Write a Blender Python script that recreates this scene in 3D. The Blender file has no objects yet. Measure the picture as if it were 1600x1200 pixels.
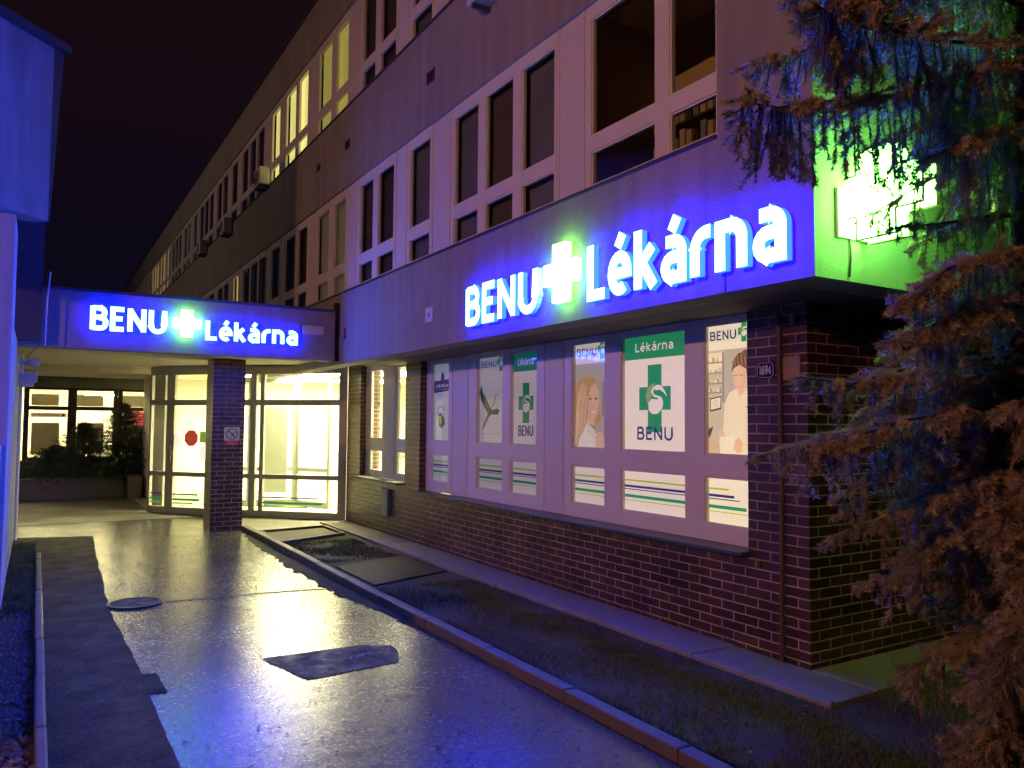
import bpy, math, random
from mathutils import Vector, Matrix
R = math.radians
rnd = random.Random(7)
scene = bpy.context.scene
col = scene.collection
# ------------------------------------------------------------------ camera
F = 1220.0; H = 1.7
def camera_axes():
    v1 = Vector((57-800, -(657-600), -F)); b = -(678-600)
    a = (-F*F - v1[1]*b)/v1[0]
    v2 = Vector((a, b, -F))
    y = v1.normalized(); x = v2.normalized(); z = x.cross(y)
    return Matrix((x, y, z))            # rows: world axes in camera space
CM = camera_axes()
def ray(px, py): return CM @ Vector((px-800, -(py-600), -F))
def aty(px, py, Y):
    r = ray(px, py); return Vector((0, 0, H)) + r*(Y/r[1])
def atx(px, py, X):
    r = ray(px, py); return Vector((0, 0, H)) + r*(X/r[0])
def atz(px, py, Z=0):
    r = ray(px, py); return Vector((0, 0, H)) + r*((Z-H)/r[2])
cam = bpy.data.cameras.new('camera'); co = bpy.data.objects.new('camera', cam); col.objects.link(co)
cam.sensor_width = 36; cam.lens = F/1600*36; cam.clip_start = .05; cam.clip_end = 500
co.matrix_world = Matrix.Translation((0, 0, H)) @ CM.to_4x4()
scene.camera = co
# ------------------------------------------------------------------ materials
def newmat(name):
    m = bpy.data.materials.new(name); m.use_nodes = True
    nt = m.node_tree; return m, nt, nt.nodes['Principled BSDF']
def N(nt, t, **k):
    n = nt.nodes.new(t)
    for a, v in k.items():
        if a in n.inputs: n.inputs[a].default_value = v
        else: setattr(n, a, v)
    return n
def c4(c): return (c[0], c[1], c[2], 1)
def plain(name, c, rough=.6, var=.18, scale=6, bump=.0, bscale=60, metal=0, spec=.5, dirt=None):
    m, nt, p = newmat(name); L = nt.links.new
    tc = N(nt, 'ShaderNodeTexCoord')
    n1 = N(nt, 'ShaderNodeTexNoise', Scale=scale, Detail=6.0)
    L(tc.outputs['Object'], n1.inputs['Vector'])
    mx = N(nt, 'ShaderNodeMix', data_type='RGBA')
    L(n1.outputs['Fac'], mx.inputs[0])
    mx.inputs[6].default_value = c4([v*(1-var) for v in c]); mx.inputs[7].default_value = c4([min(1, v*(1+var)) for v in c])
    L(mx.outputs[2], p.inputs['Base Color'])
    p.inputs['Roughness'].default_value = rough; p.inputs['Metallic'].default_value = metal
    p.inputs['Specular IOR Level'].default_value = spec
    if bump:
        n2 = N(nt, 'ShaderNodeTexNoise', Scale=bscale, Detail=5.0); L(tc.outputs['Object'], n2.inputs['Vector'])
        b = N(nt, 'ShaderNodeBump', Strength=bump, Distance=.01); L(n2.outputs['Fac'], b.inputs['Height']); L(b.outputs['Normal'], p.inputs['Normal'])
    return m
def emis(name, c, s, base=None):
    m, nt, p = newmat(name)
    p.inputs['Base Color'].default_value = c4(base or (.6, .6, .6))
    p.inputs['Emission Color'].default_value = c4(c); p.inputs['Emission Strength'].default_value = s
    p.inputs['Roughness'].default_value = .5
    return m
def plaster(name, c, streak=.16):
    m, nt, p = newmat(name); L = nt.links.new
    tc = N(nt, 'ShaderNodeTexCoord')
    n1 = N(nt, 'ShaderNodeTexNoise', Scale=1.1, Detail=8.0, Roughness=.65); L(tc.outputs['Object'], n1.inputs['Vector'])
    mp = N(nt, 'ShaderNodeMapping'); mp.inputs['Scale'].default_value = (5, 5, .35); L(tc.outputs['Object'], mp.inputs['Vector'])
    n2 = N(nt, 'ShaderNodeTexNoise', Scale=1.6, Detail=5.0); L(mp.outputs[0], n2.inputs['Vector'])
    mul = N(nt, 'ShaderNodeMath', operation='MULTIPLY'); L(n1.outputs['Fac'], mul.inputs[0]); L(n2.outputs['Fac'], mul.inputs[1])
    cr = N(nt, 'ShaderNodeMapRange'); cr.inputs[1].default_value = .14; cr.inputs[2].default_value = .36; L(mul.outputs[0], cr.inputs[0])
    mx = N(nt, 'ShaderNodeMix', data_type='RGBA'); L(cr.outputs[0], mx.inputs[0])
    mx.inputs[6].default_value = c4([v*(1-streak) for v in c]); mx.inputs[7].default_value = c4([v*1.08 for v in c])
    L(mx.outputs[2], p.inputs['Base Color']); p.inputs['Roughness'].default_value = .9
    n3 = N(nt, 'ShaderNodeTexNoise', Scale=70, Detail=4.0); L(tc.outputs['Object'], n3.inputs['Vector'])
    b = N(nt, 'ShaderNodeBump', Strength=.5, Distance=.008); L(n3.outputs['Fac'], b.inputs['Height']); L(b.outputs['Normal'], p.inputs['Normal'])
    return m
def brickmat(name, c1=(.085, .036, .027), c2=(.038, .018, .018), mortar=(.40, .32, .25)):
    m, nt, p = newmat(name); L = nt.links.new
    uv = N(nt, 'ShaderNodeUVMap'); uv.uv_map = 'UVMap'
    tc = N(nt, 'ShaderNodeTexCoord')
    nz = N(nt, 'ShaderNodeTexNoise', Scale=7, Detail=3.0); L(tc.outputs['Object'], nz.inputs['Vector'])
    ad = N(nt, 'ShaderNodeVectorMath', operation='MULTIPLY_ADD'); L(nz.outputs['Color'], ad.inputs[0]); ad.inputs[1].default_value = (.006, .006, 0); L(uv.outputs[0], ad.inputs[2])
    br = nt.nodes.new('ShaderNodeTexBrick'); L(ad.outputs[0], br.inputs['Vector'])
    br.offset = .5; br.inputs['Scale'].default_value = 1; br.inputs['Brick Width'].default_value = .238; br.inputs['Row Height'].default_value = .0716
    br.inputs['Mortar Size'].default_value = .0052; br.inputs['Mortar Smooth'].default_value = .15; br.inputs['Bias'].default_value = -.1
    br.inputs['Color1'].default_value = c4(c1); br.inputs['Color2'].default_value = c4(c2); br.inputs['Mortar'].default_value = c4(mortar)
    n1 = N(nt, 'ShaderNodeTexNoise', Scale=3, Detail=7.0); L(tc.outputs['Object'], n1.inputs['Vector'])
    mr = N(nt, 'ShaderNodeMapRange'); L(n1.outputs['Fac'], mr.inputs[0]); mr.inputs[1].default_value = .3; mr.inputs[2].default_value = .7; mr.inputs[3].default_value = .55; mr.inputs[4].default_value = 1.35
    mm = N(nt, 'ShaderNodeVectorMath', operation='SCALE'); L(br.outputs['Color'], mm.inputs[0]); L(mr.outputs[0], mm.inputs['Scale'])
    L(mm.outputs[0], p.inputs['Base Color'])
    rr = N(nt, 'ShaderNodeMapRange'); L(br.outputs['Fac'], rr.inputs[0]); rr.inputs[3].default_value = .34; rr.inputs[4].default_value = .9; L(rr.outputs[0], p.inputs['Roughness'])
    n3 = N(nt, 'ShaderNodeTexNoise', Scale=45, Detail=3.0); L(tc.outputs['Object'], n3.inputs['Vector'])
    inv = N(nt, 'ShaderNodeMath', operation='MULTIPLY_ADD'); L(br.outputs['Fac'], inv.inputs[0]); inv.inputs[1].default_value = -1.0
    s3 = N(nt, 'ShaderNodeMath', operation='MULTIPLY'); L(n3.outputs['Fac'], s3.inputs[0]); s3.inputs[1].default_value = .5; L(s3.outputs[0], inv.inputs[2])
    b = N(nt, 'ShaderNodeBump', Strength=.7, Distance=.006); L(inv.outputs[0], b.inputs['Height']); L(b.outputs['Normal'], p.inputs['Normal'])
    return m
def glassmat(name, tint=(.9, .95, .92), refl=.09):
    m = bpy.data.materials.new(name); m.use_nodes = True; nt = m.node_tree; nt.nodes.clear(); L = nt.links.new
    out = N(nt, 'ShaderNodeOutputMaterial'); tr = N(nt, 'ShaderNodeBsdfTransparent'); tr.inputs[0].default_value = c4(tint)
    gl = N(nt, 'ShaderNodeBsdfGlossy', Roughness=.015); lw = N(nt, 'ShaderNodeFresnel', IOR=1.5)
    mp = N(nt, 'ShaderNodeMath', operation='MULTIPLY'); L(lw.outputs[0], mp.inputs[0]); mp.inputs[1].default_value = 1.6; mp.use_clamp = True
    mx = N(nt, 'ShaderNodeMixShader'); L(mp.outputs[0], mx.inputs[0]); L(tr.outputs[0], mx.inputs[1]); L(gl.outputs[0], mx.inputs[2]); L(mx.outputs[0], out.inputs[0])
    return m
def wetground(name, c, r0, r1, bump=.25, scale=1.3, coat=0.0, waves=.0, lo=.35, hi=.62, big=.55, spec=.5, detail=7.0):
    m, nt, p = newmat(name); L = nt.links.new
    tc = N(nt, 'ShaderNodeTexCoord')
    n1 = N(nt, 'ShaderNodeTexNoise', Scale=scale, Detail=detail, Roughness=.6); L(tc.outputs['Object'], n1.inputs['Vector'])
    mr = N(nt, 'ShaderNodeMapRange'); mr.inputs[1].default_value = lo; mr.inputs[2].default_value = hi; L(n1.outputs['Fac'], mr.inputs[0]); mr.inputs[3].default_value = r0; mr.inputs[4].default_value = r1
    n4 = N(nt, 'ShaderNodeTexNoise', Scale=24, Detail=5.0, Roughness=.8); L(tc.outputs['Object'], n4.inputs['Vector'])
    m4 = N(nt, 'ShaderNodeMapRange'); m4.inputs[1].default_value = .52; m4.inputs[2].default_value = .72; m4.inputs[4].default_value = .12; L(n4.outputs['Fac'], m4.inputs[0])
    ad = N(nt, 'ShaderNodeMath', operation='ADD'); L(mr.outputs[0], ad.inputs[0]); L(m4.outputs[0], ad.inputs[1]); L(ad.outputs[0], p.inputs['Roughness'])
    n2 = N(nt, 'ShaderNodeTexNoise', Scale=55, Detail=6.0, Roughness=.75); L(tc.outputs['Object'], n2.inputs['Vector'])
    mx = N(nt, 'ShaderNodeMix', data_type='RGBA'); m5 = N(nt, 'ShaderNodeMapRange'); m5.inputs[1].default_value = .38; m5.inputs[2].default_value = .64; L(n2.outputs['Fac'], m5.inputs[0]); L(m5.outputs[0], mx.inputs[0])
    mx.inputs[6].default_value = c4([v*.25 for v in c]); mx.inputs[7].default_value = c4([v*2.0 for v in c]); L(mx.outputs[2], p.inputs['Base Color'])
    n3 = N(nt, 'ShaderNodeTexNoise', Scale=2.2, Detail=4.0); mpg = N(nt, 'ShaderNodeMapping'); mpg.inputs['Scale'].default_value = (1, 2.2, 1); L(tc.outputs['Object'], mpg.inputs[0]); L(mpg.outputs[0], n3.inputs['Vector'])
    b1 = N(nt, 'ShaderNodeBump', Strength=big, Distance=.02); L(n3.outputs['Fac'], b1.inputs['Height'])
    b2 = N(nt, 'ShaderNodeBump', Strength=bump, Distance=.006); L(n2.outputs['Fac'], b2.inputs['Height']); L(b1.outputs['Normal'], b2.inputs['Normal'])
    L(b2.outputs['Normal'], p.inputs['Normal']); p.inputs['Specular IOR Level'].default_value = spec
    if coat:
        p.inputs['Coat Weight'].default_value = coat; p.inputs['Coat Roughness'].default_value = .30; L(b2.outputs['Normal'], p.inputs['Coat Normal'])
    return m

M = {}
M['plaster'] = plaster('plaster wall', (.31, .30, .30))
M['plaster_dark'] = plaster('weathered plaster', (.24, .23, .22))
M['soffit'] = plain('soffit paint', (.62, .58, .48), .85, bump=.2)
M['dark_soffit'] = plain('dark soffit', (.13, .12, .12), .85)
M['brick'] = brickmat('glazed brick')
M['white'] = plain('white window plastic', (.74, .72, .74), .38, var=.05, scale=2)
M['panel'] = plain('white infill panel', (.68, .66, .70), .5, var=.06, scale=2)
M['grey_metal'] = plain('grey aluminium', (.46, .45, .40), .45, var=.08, metal=0)
M['dark_metal'] = plain('dark sheet metal', (.10, .10, .12), .35, var=.2, metal=.4)
M['rust'] = plain('rust brown paint', (.09, .035, .022), .6, var=.3, scale=20)
M['black'] = plain('black joint', (.02, .02, .022), .7)
M['cable'] = plain('black cable', (.03, .03, .03), .5)
M['glass'] = glassmat('window glass')
def folds(name, c, sc=38, d=.5):
    m, nt, p = newmat(name); L = nt.links.new; tc = N(nt, 'ShaderNodeTexCoord'); wv = N(nt, 'ShaderNodeTexWave', Scale=sc/6.28, Distortion=1.4, Detail=2.0); wv.bands_direction = 'Y'
    L(tc.outputs['Object'], wv.inputs['Vector']); nz = N(nt, 'ShaderNodeTexNoise', Scale=1.2, Detail=3.0); L(tc.outputs['Object'], nz.inputs['Vector'])
    mu = N(nt, 'ShaderNodeMath', operation='MULTIPLY'); L(wv.outputs['Fac'], mu.inputs[0]); L(nz.outputs['Fac'], mu.inputs[1])
    mx = N(nt, 'ShaderNodeMix', data_type='RGBA'); L(mu.outputs[0], mx.inputs[0]); mx.inputs[6].default_value = c4([v*(1-d) for v in c]); mx.inputs[7].default_value = c4([v*(1+d*1.4) for v in c])
    L(mx.outputs[2], p.inputs['Base Color']); p.inputs['Roughness'].default_value = .85; return m
M['fold_blind'] = folds('pleated blind', (.22, .23, .42)); M['fold_brown'] = folds('brown drape', (.16, .12, .10), 30, .6)  # pleated blind has the mirrored blue light put into its colour
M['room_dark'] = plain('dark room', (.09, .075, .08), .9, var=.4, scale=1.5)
M['blind'] = plain('blue reflection blind', (.20, .22, .42), .8, var=.3, scale=2)  # blue put into the colour for light mirrored in the panes
M['blind2'] = plain('brown curtain', (.13, .11, .13), .85, var=.35, scale=3)
M['blue_paint'] = plaster('pale painted render', (.42, .44, .48), .3)
M['dark_glass'] = plain('dark cladding', (.07, .08, .09), .5, var=.2)
M['concrete'] = plain('concrete', (.26, .235, .215), .75, var=.25, scale=3, bump=.35, bscale=50)
M['kerb'] = plain('kerb concrete', (.12, .105, .095), .6, var=.35, scale=5, bump=.5, bscale=40)
M['soil'] = plain('garden soil', (.07, .06, .04), .95, var=.5, scale=8, bump=.9, bscale=30)
M['moss'] = plain('mossy dirt', (.018, .019, .014), .9, var=.5, scale=14, bump=1.0, bscale=45)
M['asphalt_wet'] = wetground('wet asphalt', (.050, .047, .043), .19, .28, bump=.17, big=.16, spec=.72, lo=.25, hi=.75, detail=2.5, coat=.25)
M['asphalt_dry'] = wetground('rough asphalt patch', (.024, .021, .021), .62, .88, bump=1.0, scale=3, big=.0, spec=.32)
M['asphalt_old'] = wetground('old asphalt repair', (.018, .016, .017), .45, .80, bump=1.0, scale=9, big=.05, spec=.42)
M['paving'] = wetground('concrete paving', (.16, .15, .12), .35, .6, bump=.4, scale=1.2)
M['plate'] = plain('checker plate', (.035, .02, .018), .7, var=.4, scale=9, spec=.3)
M['iron'] = plain('cast iron', (.05, .048, .045), .42, var=.3, scale=20, metal=.5)
M['green'] = plain('green print', (.012, .20, .095), .5, var=.05)
M['navy'] = plain('navy print', (.012, .014, .12), .5, var=.05)
M['red'] = plain('red print', (.55, .04, .03), .5, var=.05)
M['print_white'] = plain('white print', (.62, .60, .58), .5, var=.03)
M['enamel'] = plain('navy enamel', (.012, .014, .06), .25, var=.1)
M['bark'] = plain('spruce bark', (.055, .038, .028), .9, var=.4, scale=20, bump=.8)
# lamps and screens
M['letter_face'] = emis('sign letter face', (.0085, .030, 1.0), 205)
M['letter_side'] = emis('sign letter side', (.008, .10, 1.0), 3.5)
M['letter_back'] = emis('sign letter halo', (.0006, .0, 1.0), 330)
M['cross_face'] = emis('sign cross face', (.30, 1.0, .16), 18)
M['cross_back'] = emis('sign cross halo', (.12, 1.0, .01), 15)
M['letter_face2'] = emis('canopy sign letter face', (.018, .055, 1.0), 66)
M['cross_face2'] = emis('canopy sign cross face', (.25, 1.0, .16), 16)
M['blade_face'] = emis('blade cross face', (.22, 1.0, .12), 42)
M['lamp_warm'] = emis('ceiling lamp', (1, .88, .46), 92)
M['lamp_warm2'] = emis('hall tube lamp', (1, .84, .42), 120)
M['curtain_yellow'] = emis('lit blind bright', (1, .84, .26), 1.25)
M['curtain_dim'] = emis('lit blind dim', (1, .82, .16), .36)
M['curtain_orange'] = emis('lit blind orange', (1, .60, .20), .85)
M['curtain_faint'] = emis('lit blind faint', (1, .70, .35), .035)
M['inner_white'] = plain('inner wall paint', (.78, .76, .66), .8, var=.04)
M['inner_beige'] = plain('inner beige wall', (.5, .42, .24), .8, var=.04)
M['inner_grey'] = plain('inner door grey', (.24, .26, .22), .6, var=.08)
M['hall_blind'] = plain('hall blind', (.40, .38, .26), .8, var=.1)
M['floor_tile'] = plain('inner tiled floor', (.5, .47, .38), .35, var=.1)
M['brown_frame'] = plain('brown window frame', (.06, .03, .02), .5, var=.2)
def backlit(name, c, s):   # opaque printed film; its own glow stands in for light from behind
    return emis(name, c, s, base=[min(.75, v) for v in c])

# ------------------------------------------------------------------ mesh builder
class MB:
    def __init__(s): s.v = []; s.f = []; s.m = []; s.mats = []
    def mi(s, mat):
        if mat not in s.mats: s.mats.append(mat)
        return s.mats.index(mat)
    def face(s, pts, mat):
        i = len(s.v); s.v += [tuple(p) for p in pts]; s.f.append(tuple(range(i, i+len(pts)))); s.m.append(s.mi(mat))
    def box(s, a, b, mat, skip=''):
        x0, x1 = sorted((a[0], b[0])); y0, y1 = sorted((a[1], b[1])); z0, z1 = sorted((a[2], b[2]))
        i = len(s.v)
        s.v += [(x0,y0,z0),(x1,y0,z0),(x1,y1,z0),(x0,y1,z0),(x0,y0,z1),(x1,y0,z1),(x1,y1,z1),(x0,y1,z1)]
        k = s.mi(mat)
        for q in ((0,3,2,1),(4,5,6,7),(0,1,5,4),(2,3,7,6),(1,2,6,5),(3,0,4,7)):
            s.f.append(tuple(i+j for j in q)); s.m.append(k)
    def prism(s, fr, pts, w0, w1, mat, side=None, back=None):
        side = side or mat; n = len(pts); i = len(s.v)
        s.v += [tuple(fr(u, v, w1)) for u, v in pts] + [tuple(fr(u, v, w0)) for u, v in pts]
        s.f.append(tuple(range(i, i+n))); s.m.append(s.mi(mat))
        s.f.append(tuple(reversed(range(i+n, i+2*n)))); s.m.append(s.mi(back or side))
        for k in range(n):
            j = (k+1) % n
            s.f.append((i+k, i+n+k, i+n+j, i+j)); s.m.append(s.mi(side))
    def flat(s, fr, pts, w, mat): s.face([fr(u, v, w) for u, v in pts], mat)
    def stroke(s, fr, pts, wid, w0, w1, mat, side=None, back=None, closed=False):
        P = [Vector(p) for p in pts]; n = len(P); Lp = []; Rp = []
        for k in range(n):
            a = P[(k-1) % n] if (closed or k > 0) else None; c = P[(k+1) % n] if (closed or k < n-1) else None
            d1 = (P[k]-a).normalized() if a is not None else None; d2 = (c-P[k]).normalized() if c is not None else None
            if d1 is None: d1 = d2
            if d2 is None: d2 = d1
            t = (d1+d2); t = t.normalized() if t.length > 1e-4 else d1
            nr = Vector((-t.y, t.x)); cs = max(.72, nr.dot(Vector((-d1.y, d1.x))))
            h = wid/2/cs; Lp.append(P[k]+nr*h); Rp.append(P[k]-nr*h)
        m = n if closed else n-1; side = side or mat; i = len(s.v)
        for k in range(n):
            for q, w in ((Lp[k], w1), (Rp[k], w1), (Lp[k], w0), (Rp[k], w0)): s.v.append(tuple(fr(q.x, q.y, w)))
        fk, sk, bk = s.mi(mat), s.mi(side), s.mi(back or side)
        for k in range(m):
            a = i+4*k; b = i+4*((k+1) % n)
            s.f += [(a+1, b+1, b, a), (a+2, b+2, b+3, a+3), (a, b, b+2, a+2), (a+1, a+3, b+3, b+1)]; s.m += [fk, bk, sk, sk]
        if not closed:
            a = i; b = i+4*(n-1)
            s.f += [(a, a+2, a+3, a+1), (b, b+1, b+3, b+2)]; s.m += [sk, sk]
    def tube(s, pts, rad, mat, n=6, cap=True):
        rads = rad if isinstance(rad, (list, tuple)) else [rad]*len(pts)
        P = [Vector(p) for p in pts]; i = len(s.v); k = s.mi(mat)
        for j, p in enumerate(P):
            d = (P[min(j+1, len(P)-1)]-P[max(j-1, 0)]).normalized()
            u = d.orthogonal() if abs(d.z) > .9 else d.cross(Vector((0, 0, 1))); u.normalize(); w = d.cross(u)
            for q in range(n):
                a = 2*math.pi*q/n; s.v.append(tuple(p+(u*math.cos(a)+w*math.sin(a))*rads[j]))
        for j in range(len(P)-1):
            for q in range(n):
                a = i+j*n+q; b = i+j*n+(q+1) % n; s.f.append((a, b, b+n, a+n)); s.m.append(k)
        if cap:
            s.f.append(tuple(reversed(range(i, i+n)))); s.m.append(k)
            e = i+(len(P)-1)*n; s.f.append(tuple(range(e, e+n))); s.m.append(k)
    def build(s, name, parent=None, smooth=False, bevel=0, loc=None):
        me = bpy.data.meshes.new(name)
        off = Vector(loc) if loc is not None else Vector((0, 0, 0))
        me.from_pydata([tuple(Vector(v)-off) for v in s.v], [], s.f)
        for m in s.mats: me.materials.append(M[m] if isinstance(m, str) else m)
        me.polygons.foreach_set('material_index', s.m)
        uv = me.uv_layers.new(name='UVMap').data
        for p in me.polygons:
            nx, ny, nz = (abs(c) for c in p.normal)
            for li in p.loop_indices:
                v = s.v[me.loops[li].vertex_index]
                if nz > nx and nz > ny: uv[li].uv = (v[0], v[1])
                elif nx > ny: uv[li].uv = (v[1], v[2])
                else: uv[li].uv = (v[0]+.06, v[2])
            if smooth: p.use_smooth = True
        me.update()
        o = bpy.data.objects.new(name, me); col.objects.link(o)
        if parent is not None:
            o.parent = parent
            pw = Vector((0, 0, 0)); q = parent
            while q: pw += q.location; q = q.parent
            o.location = off - pw
        else: o.location = off
        if bevel:
            b = o.modifiers.new('bevel', 'BEVEL'); b.width = bevel; b.segments = 2; b.limit_method = 'ANGLE'
        return o
def tag(o, label=None, cat=None, group=None, kind=None):
    if label: o['label'] = label
    if cat: o['category'] = cat
    if group: o['group'] = group
    if kind: o['kind'] = kind
    return o
def thing(name, loc, label, cat, group=None):
    o = bpy.data.objects.new(name, None); col.objects.link(o); o.location = loc; o.empty_display_size = .2
    return tag(o, label, cat, group)
def frx(X, y0, z0):      # plate facing -X; u runs to the viewer's right (towards -Y)
    return lambda u, v, w=0: Vector((X-w, y0-u, z0+v))
def fry(Y, x0, z0):      # plate facing -Y
    return lambda u, v, w=0: Vector((x0+u, Y-w, z0+v))
def frseg(a, b):         # upright plane over a ground segment, u along a->b
    a = Vector(a); b = Vector(b); d = (b-a).normalized(); n = Vector((d.y, -d.x, 0))
    return lambda u, v, w=0: Vector((a.x, a.y, 0)) + Vector((d.x, d.y, 0))*u + Vector((0, 0, v)) + n*w
def rect(u0, v0, u1, v1): return [(u0, v0), (u1, v0), (u1, v1), (u0, v1)]
def pr(mb, fr, u0, v0, u1, v1, w0, w1, mat): mb.prism(fr, rect(u0, v0, u1, v1), w0, w1, mat)
def arc(cx, cy, rx, ry, a0, a1, n=8): return [(cx+rx*math.cos(R(a0+(a1-a0)*i/n)), cy+ry*math.sin(R(a0+(a1-a0)*i/n))) for i in range(n+1)]

# ------------------------------------------------------------------ lettering (strokes on a cap height of 1)
S = .0
G = {
 'B': (.66, [[(.08, -.0), (.08, 1.0)], [(.08, .93), (.36, .93)]+arc(.36, .73, .17, .20, 90, -90)+[(.08, .53)], [(.08, .53), (.38, .53)]+arc(.38, .30, .20, .23, 90, -90)+[(.08, .07)]]),
 'E': (.58, [[(.52, .93), (.08, .93), (.08, .07), (.52, .07)], [(.08, .52), (.46, .52)]]),
 'N': (.74, [[(.08, 0), (.08, 1.0)], [(.62, 0), (.62, 1.0)], [(.10, .90), (.60, .10)]]),
 'U': (.72, [[(.08, 1.0), (.08, .33)]+arc(.35, .33, .27, .27, 180, 360)+[(.62, .33), (.62, 1.0)]]),
 'L': (.55, [[(.08, 1.0), (.08, .07), (.52, .07)]]),
 'e': (.64, [[(.10, .36), (.54, .36)]+arc(.31, .36, .23, .29, 0, 180, 10)[1:]+arc(.31, .36, .23, .29, 180, 305, 8)[1:]]),
 'k': (.58, [[(.08, 0), (.08, 1.0)], [(.10, .36), (.46, .68)], [(.20, .42), (.50, .0)]]),
 'a': (.62, [[(.12, .66), (.30, .66)]+arc(.30, .48, .20, .18, 90, 0)+[(.50, .07), (.28, .07)]+arc(.28, .235, .18, .165, 270, 90)+[(.50, .40)]]),
 'r': (.44, [[(.08, 0), (.08, .42)]+arc(.34, .42, .26, .24, 180, 90)+[(.42, .66)]]),
 'n': (.64, [[(.08, 0), (.08, .66), (.30, .66)]+arc(.30, .45, .22, .21, 90, 0)+[(.52, 0)]]),
 "'": (0, [[(.24, .80), (.38, 1.02)]]),
 '1': (.40, [[(.04, .8), (.22, .96), (.22, 0)]]),
 '6': (.60, [[(.46, .95)]+arc(.5, .35, .42, .58, 100, 180, 6)+arc(.30, .30, .22, .25, 180, 540, 14)[1:]]),
 '9': (.60, [[(.12, .05)]+arc(.08, .65, .44, .58, -80, 0, 6)+arc(.30, .70, .22, .25, 0, 360, 14)[1:]]),
 '4': (.62, [[(.40, 0), (.40, .96), (.06, .30), (.56, .30)]]),
 'K': (.6, [[(.08, 0), (.08, 1)], [(.10, .42), (.50, 1)], [(.2, .55), (.54, 0)]]),
}
def glyphs(txt):
    out = []; x = 0
    for ch in txt:
        base = {'é': 'e', 'á': 'a'}.get(ch, ch); adv, st = G[base]; st = list(st)
        if base != ch: st = st + [[(.26, .82), (.40, 1.04)]]
        out.append((ch, x, st)); x += adv+.10
    return out, x-.10
def text_into(mb, fr, txt, u, v, h, wd, width=None, w0=.0, w1=.001, mat='navy', side=None, back=None):
    gl, tot = glyphs(txt); sx = (width/tot) if width else h
    for ch, x, sts in gl:
        for k, st in enumerate(sts):
            mb.stroke(fr, [(u+(x+a)*sx, v+b*h) for a, b in st], wd*h, w0, w1+k*.0004, mat, side, back)
def crosspts(cx, cy, w, h, aw, ah):
    a, b, c, d = w/2, h/2, aw/2, ah/2
    return [(cx-c, cy-b), (cx+c, cy-b), (cx+c, cy-d), (cx+a, cy-d), (cx+a, cy+d), (cx+c, cy+d), (cx+c, cy+b), (cx-c, cy+b), (cx-c, cy+d), (cx-a, cy+d), (cx-a, cy-d), (cx-c, cy-d)]

# ================================================================== ground
def sheet(name, pts, z, mat, kind='structure', label=None, cat=None, thick=0):
    mb = MB()
    if thick: mb.prism(lambda u, v, w=0: Vector((u, v, w)), pts, z-thick, z, mat)
    else: mb.face([(p[0], p[1], z) for p in pts], mat)
    o = mb.build(name); tag(o, label, cat, kind=kind); return o
sheet('ground', [(-80, -40), (80, -40), (80, 120), (-80, 120)], -.012, 'soil')
def jag(p, q, n, amp):
    p = Vector(p); q = Vector(q); d = (q-p); nr = Vector((-d.y, d.x)).normalized()
    return [tuple(p+d*(i/n)+nr*rnd.uniform(-amp, amp*1.8)) for i in range(1, n)]
# wet path, its left edge cut by the rough strip
sheet('path', [(.10, -4), (2.80, -4), (2.83, 12.85), (2.83, 14.9), (-.23, 14.9), (-.23, 13.4), (.10, 13.4)], 0, 'asphalt_wet')
sheet('plaza', [(-3.2, 14.9), (9, 14.9), (9, 30), (-8, 30), (-8, 14.9)], .006, 'paving')
sheet('paving_strip', [(2.95, 12.55), (4.58, 12.55), (4.58, 14.9), (2.83, 14.9), (2.83, 12.95), (2.95, 12.95)], .012, 'paving')
strip = [(.105, -4), (.67, -4), (.66, 4.19)] + jag((.66, 4.19), (.655, 5.41), 9, .006) + [(.655, 5.41), (.76, 5.37), (.75, 5.83), (.66, 5.85)] + jag((.66, 5.85), (.62, 8.1), 14, .006) + [(.62, 8.1)] + jag((.62, 8.1), (.76, 13.12), 16, .01) + [(.76, 13.13), (-.22, 13.42), (-.22, 12.2), (.105, 11.6)]
sheet('asphalt_strip', strip, .005, 'asphalt_dry')
patch = [(1.443, 5.80)] + jag((1.443, 5.80), (2.207, 5.772), 8, .008) + [(2.207, 5.77), (2.25, 5.70), (2.38, 5.66), (2.36, 5.5), (2.30, 5.33), (2.27, 5.25), (2.1, 5.235)] + jag((2.1, 5.235), (1.588, 5.19), 6, .008) + [(1.588, 5.19)] + jag((1.588, 5.19), (1.443, 5.80), 4, .006)
sheet('asphalt_patch', list(reversed(patch)), .005, 'asphalt_old')
# crack
mb = MB(); cr = [atz(x, y) for x, y in ((258, 941), (300, 937), (345, 934), (400, 928), (440, 925), (480, 922), (508, 921))]
cr = [(p.x, p.y) for p in cr]
mb.stroke(lambda u, v, w=0: Vector((u, v, w)), cr, .03, .004, .0052, 'black'); tag(mb.build('asphalt_crack'), kind='structure')
# mossy dirt washed along the kerb
edge = [(2.80, 12.4)]; y = 12.2
while y > 4.9:
    w = .05+.16*max(0, math.sin((12.6-y)*.42))**1.2+rnd.uniform(-.035, .05)
    if y < 7.2: w *= max(.25, (y-4.9)/2.3)
    edge.append((2.80-max(.02, w), y)); y -= .07
edge.append((2.80, 4.85))
sheet('path_dirt', list(reversed(edge)), .006, 'moss')
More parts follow.
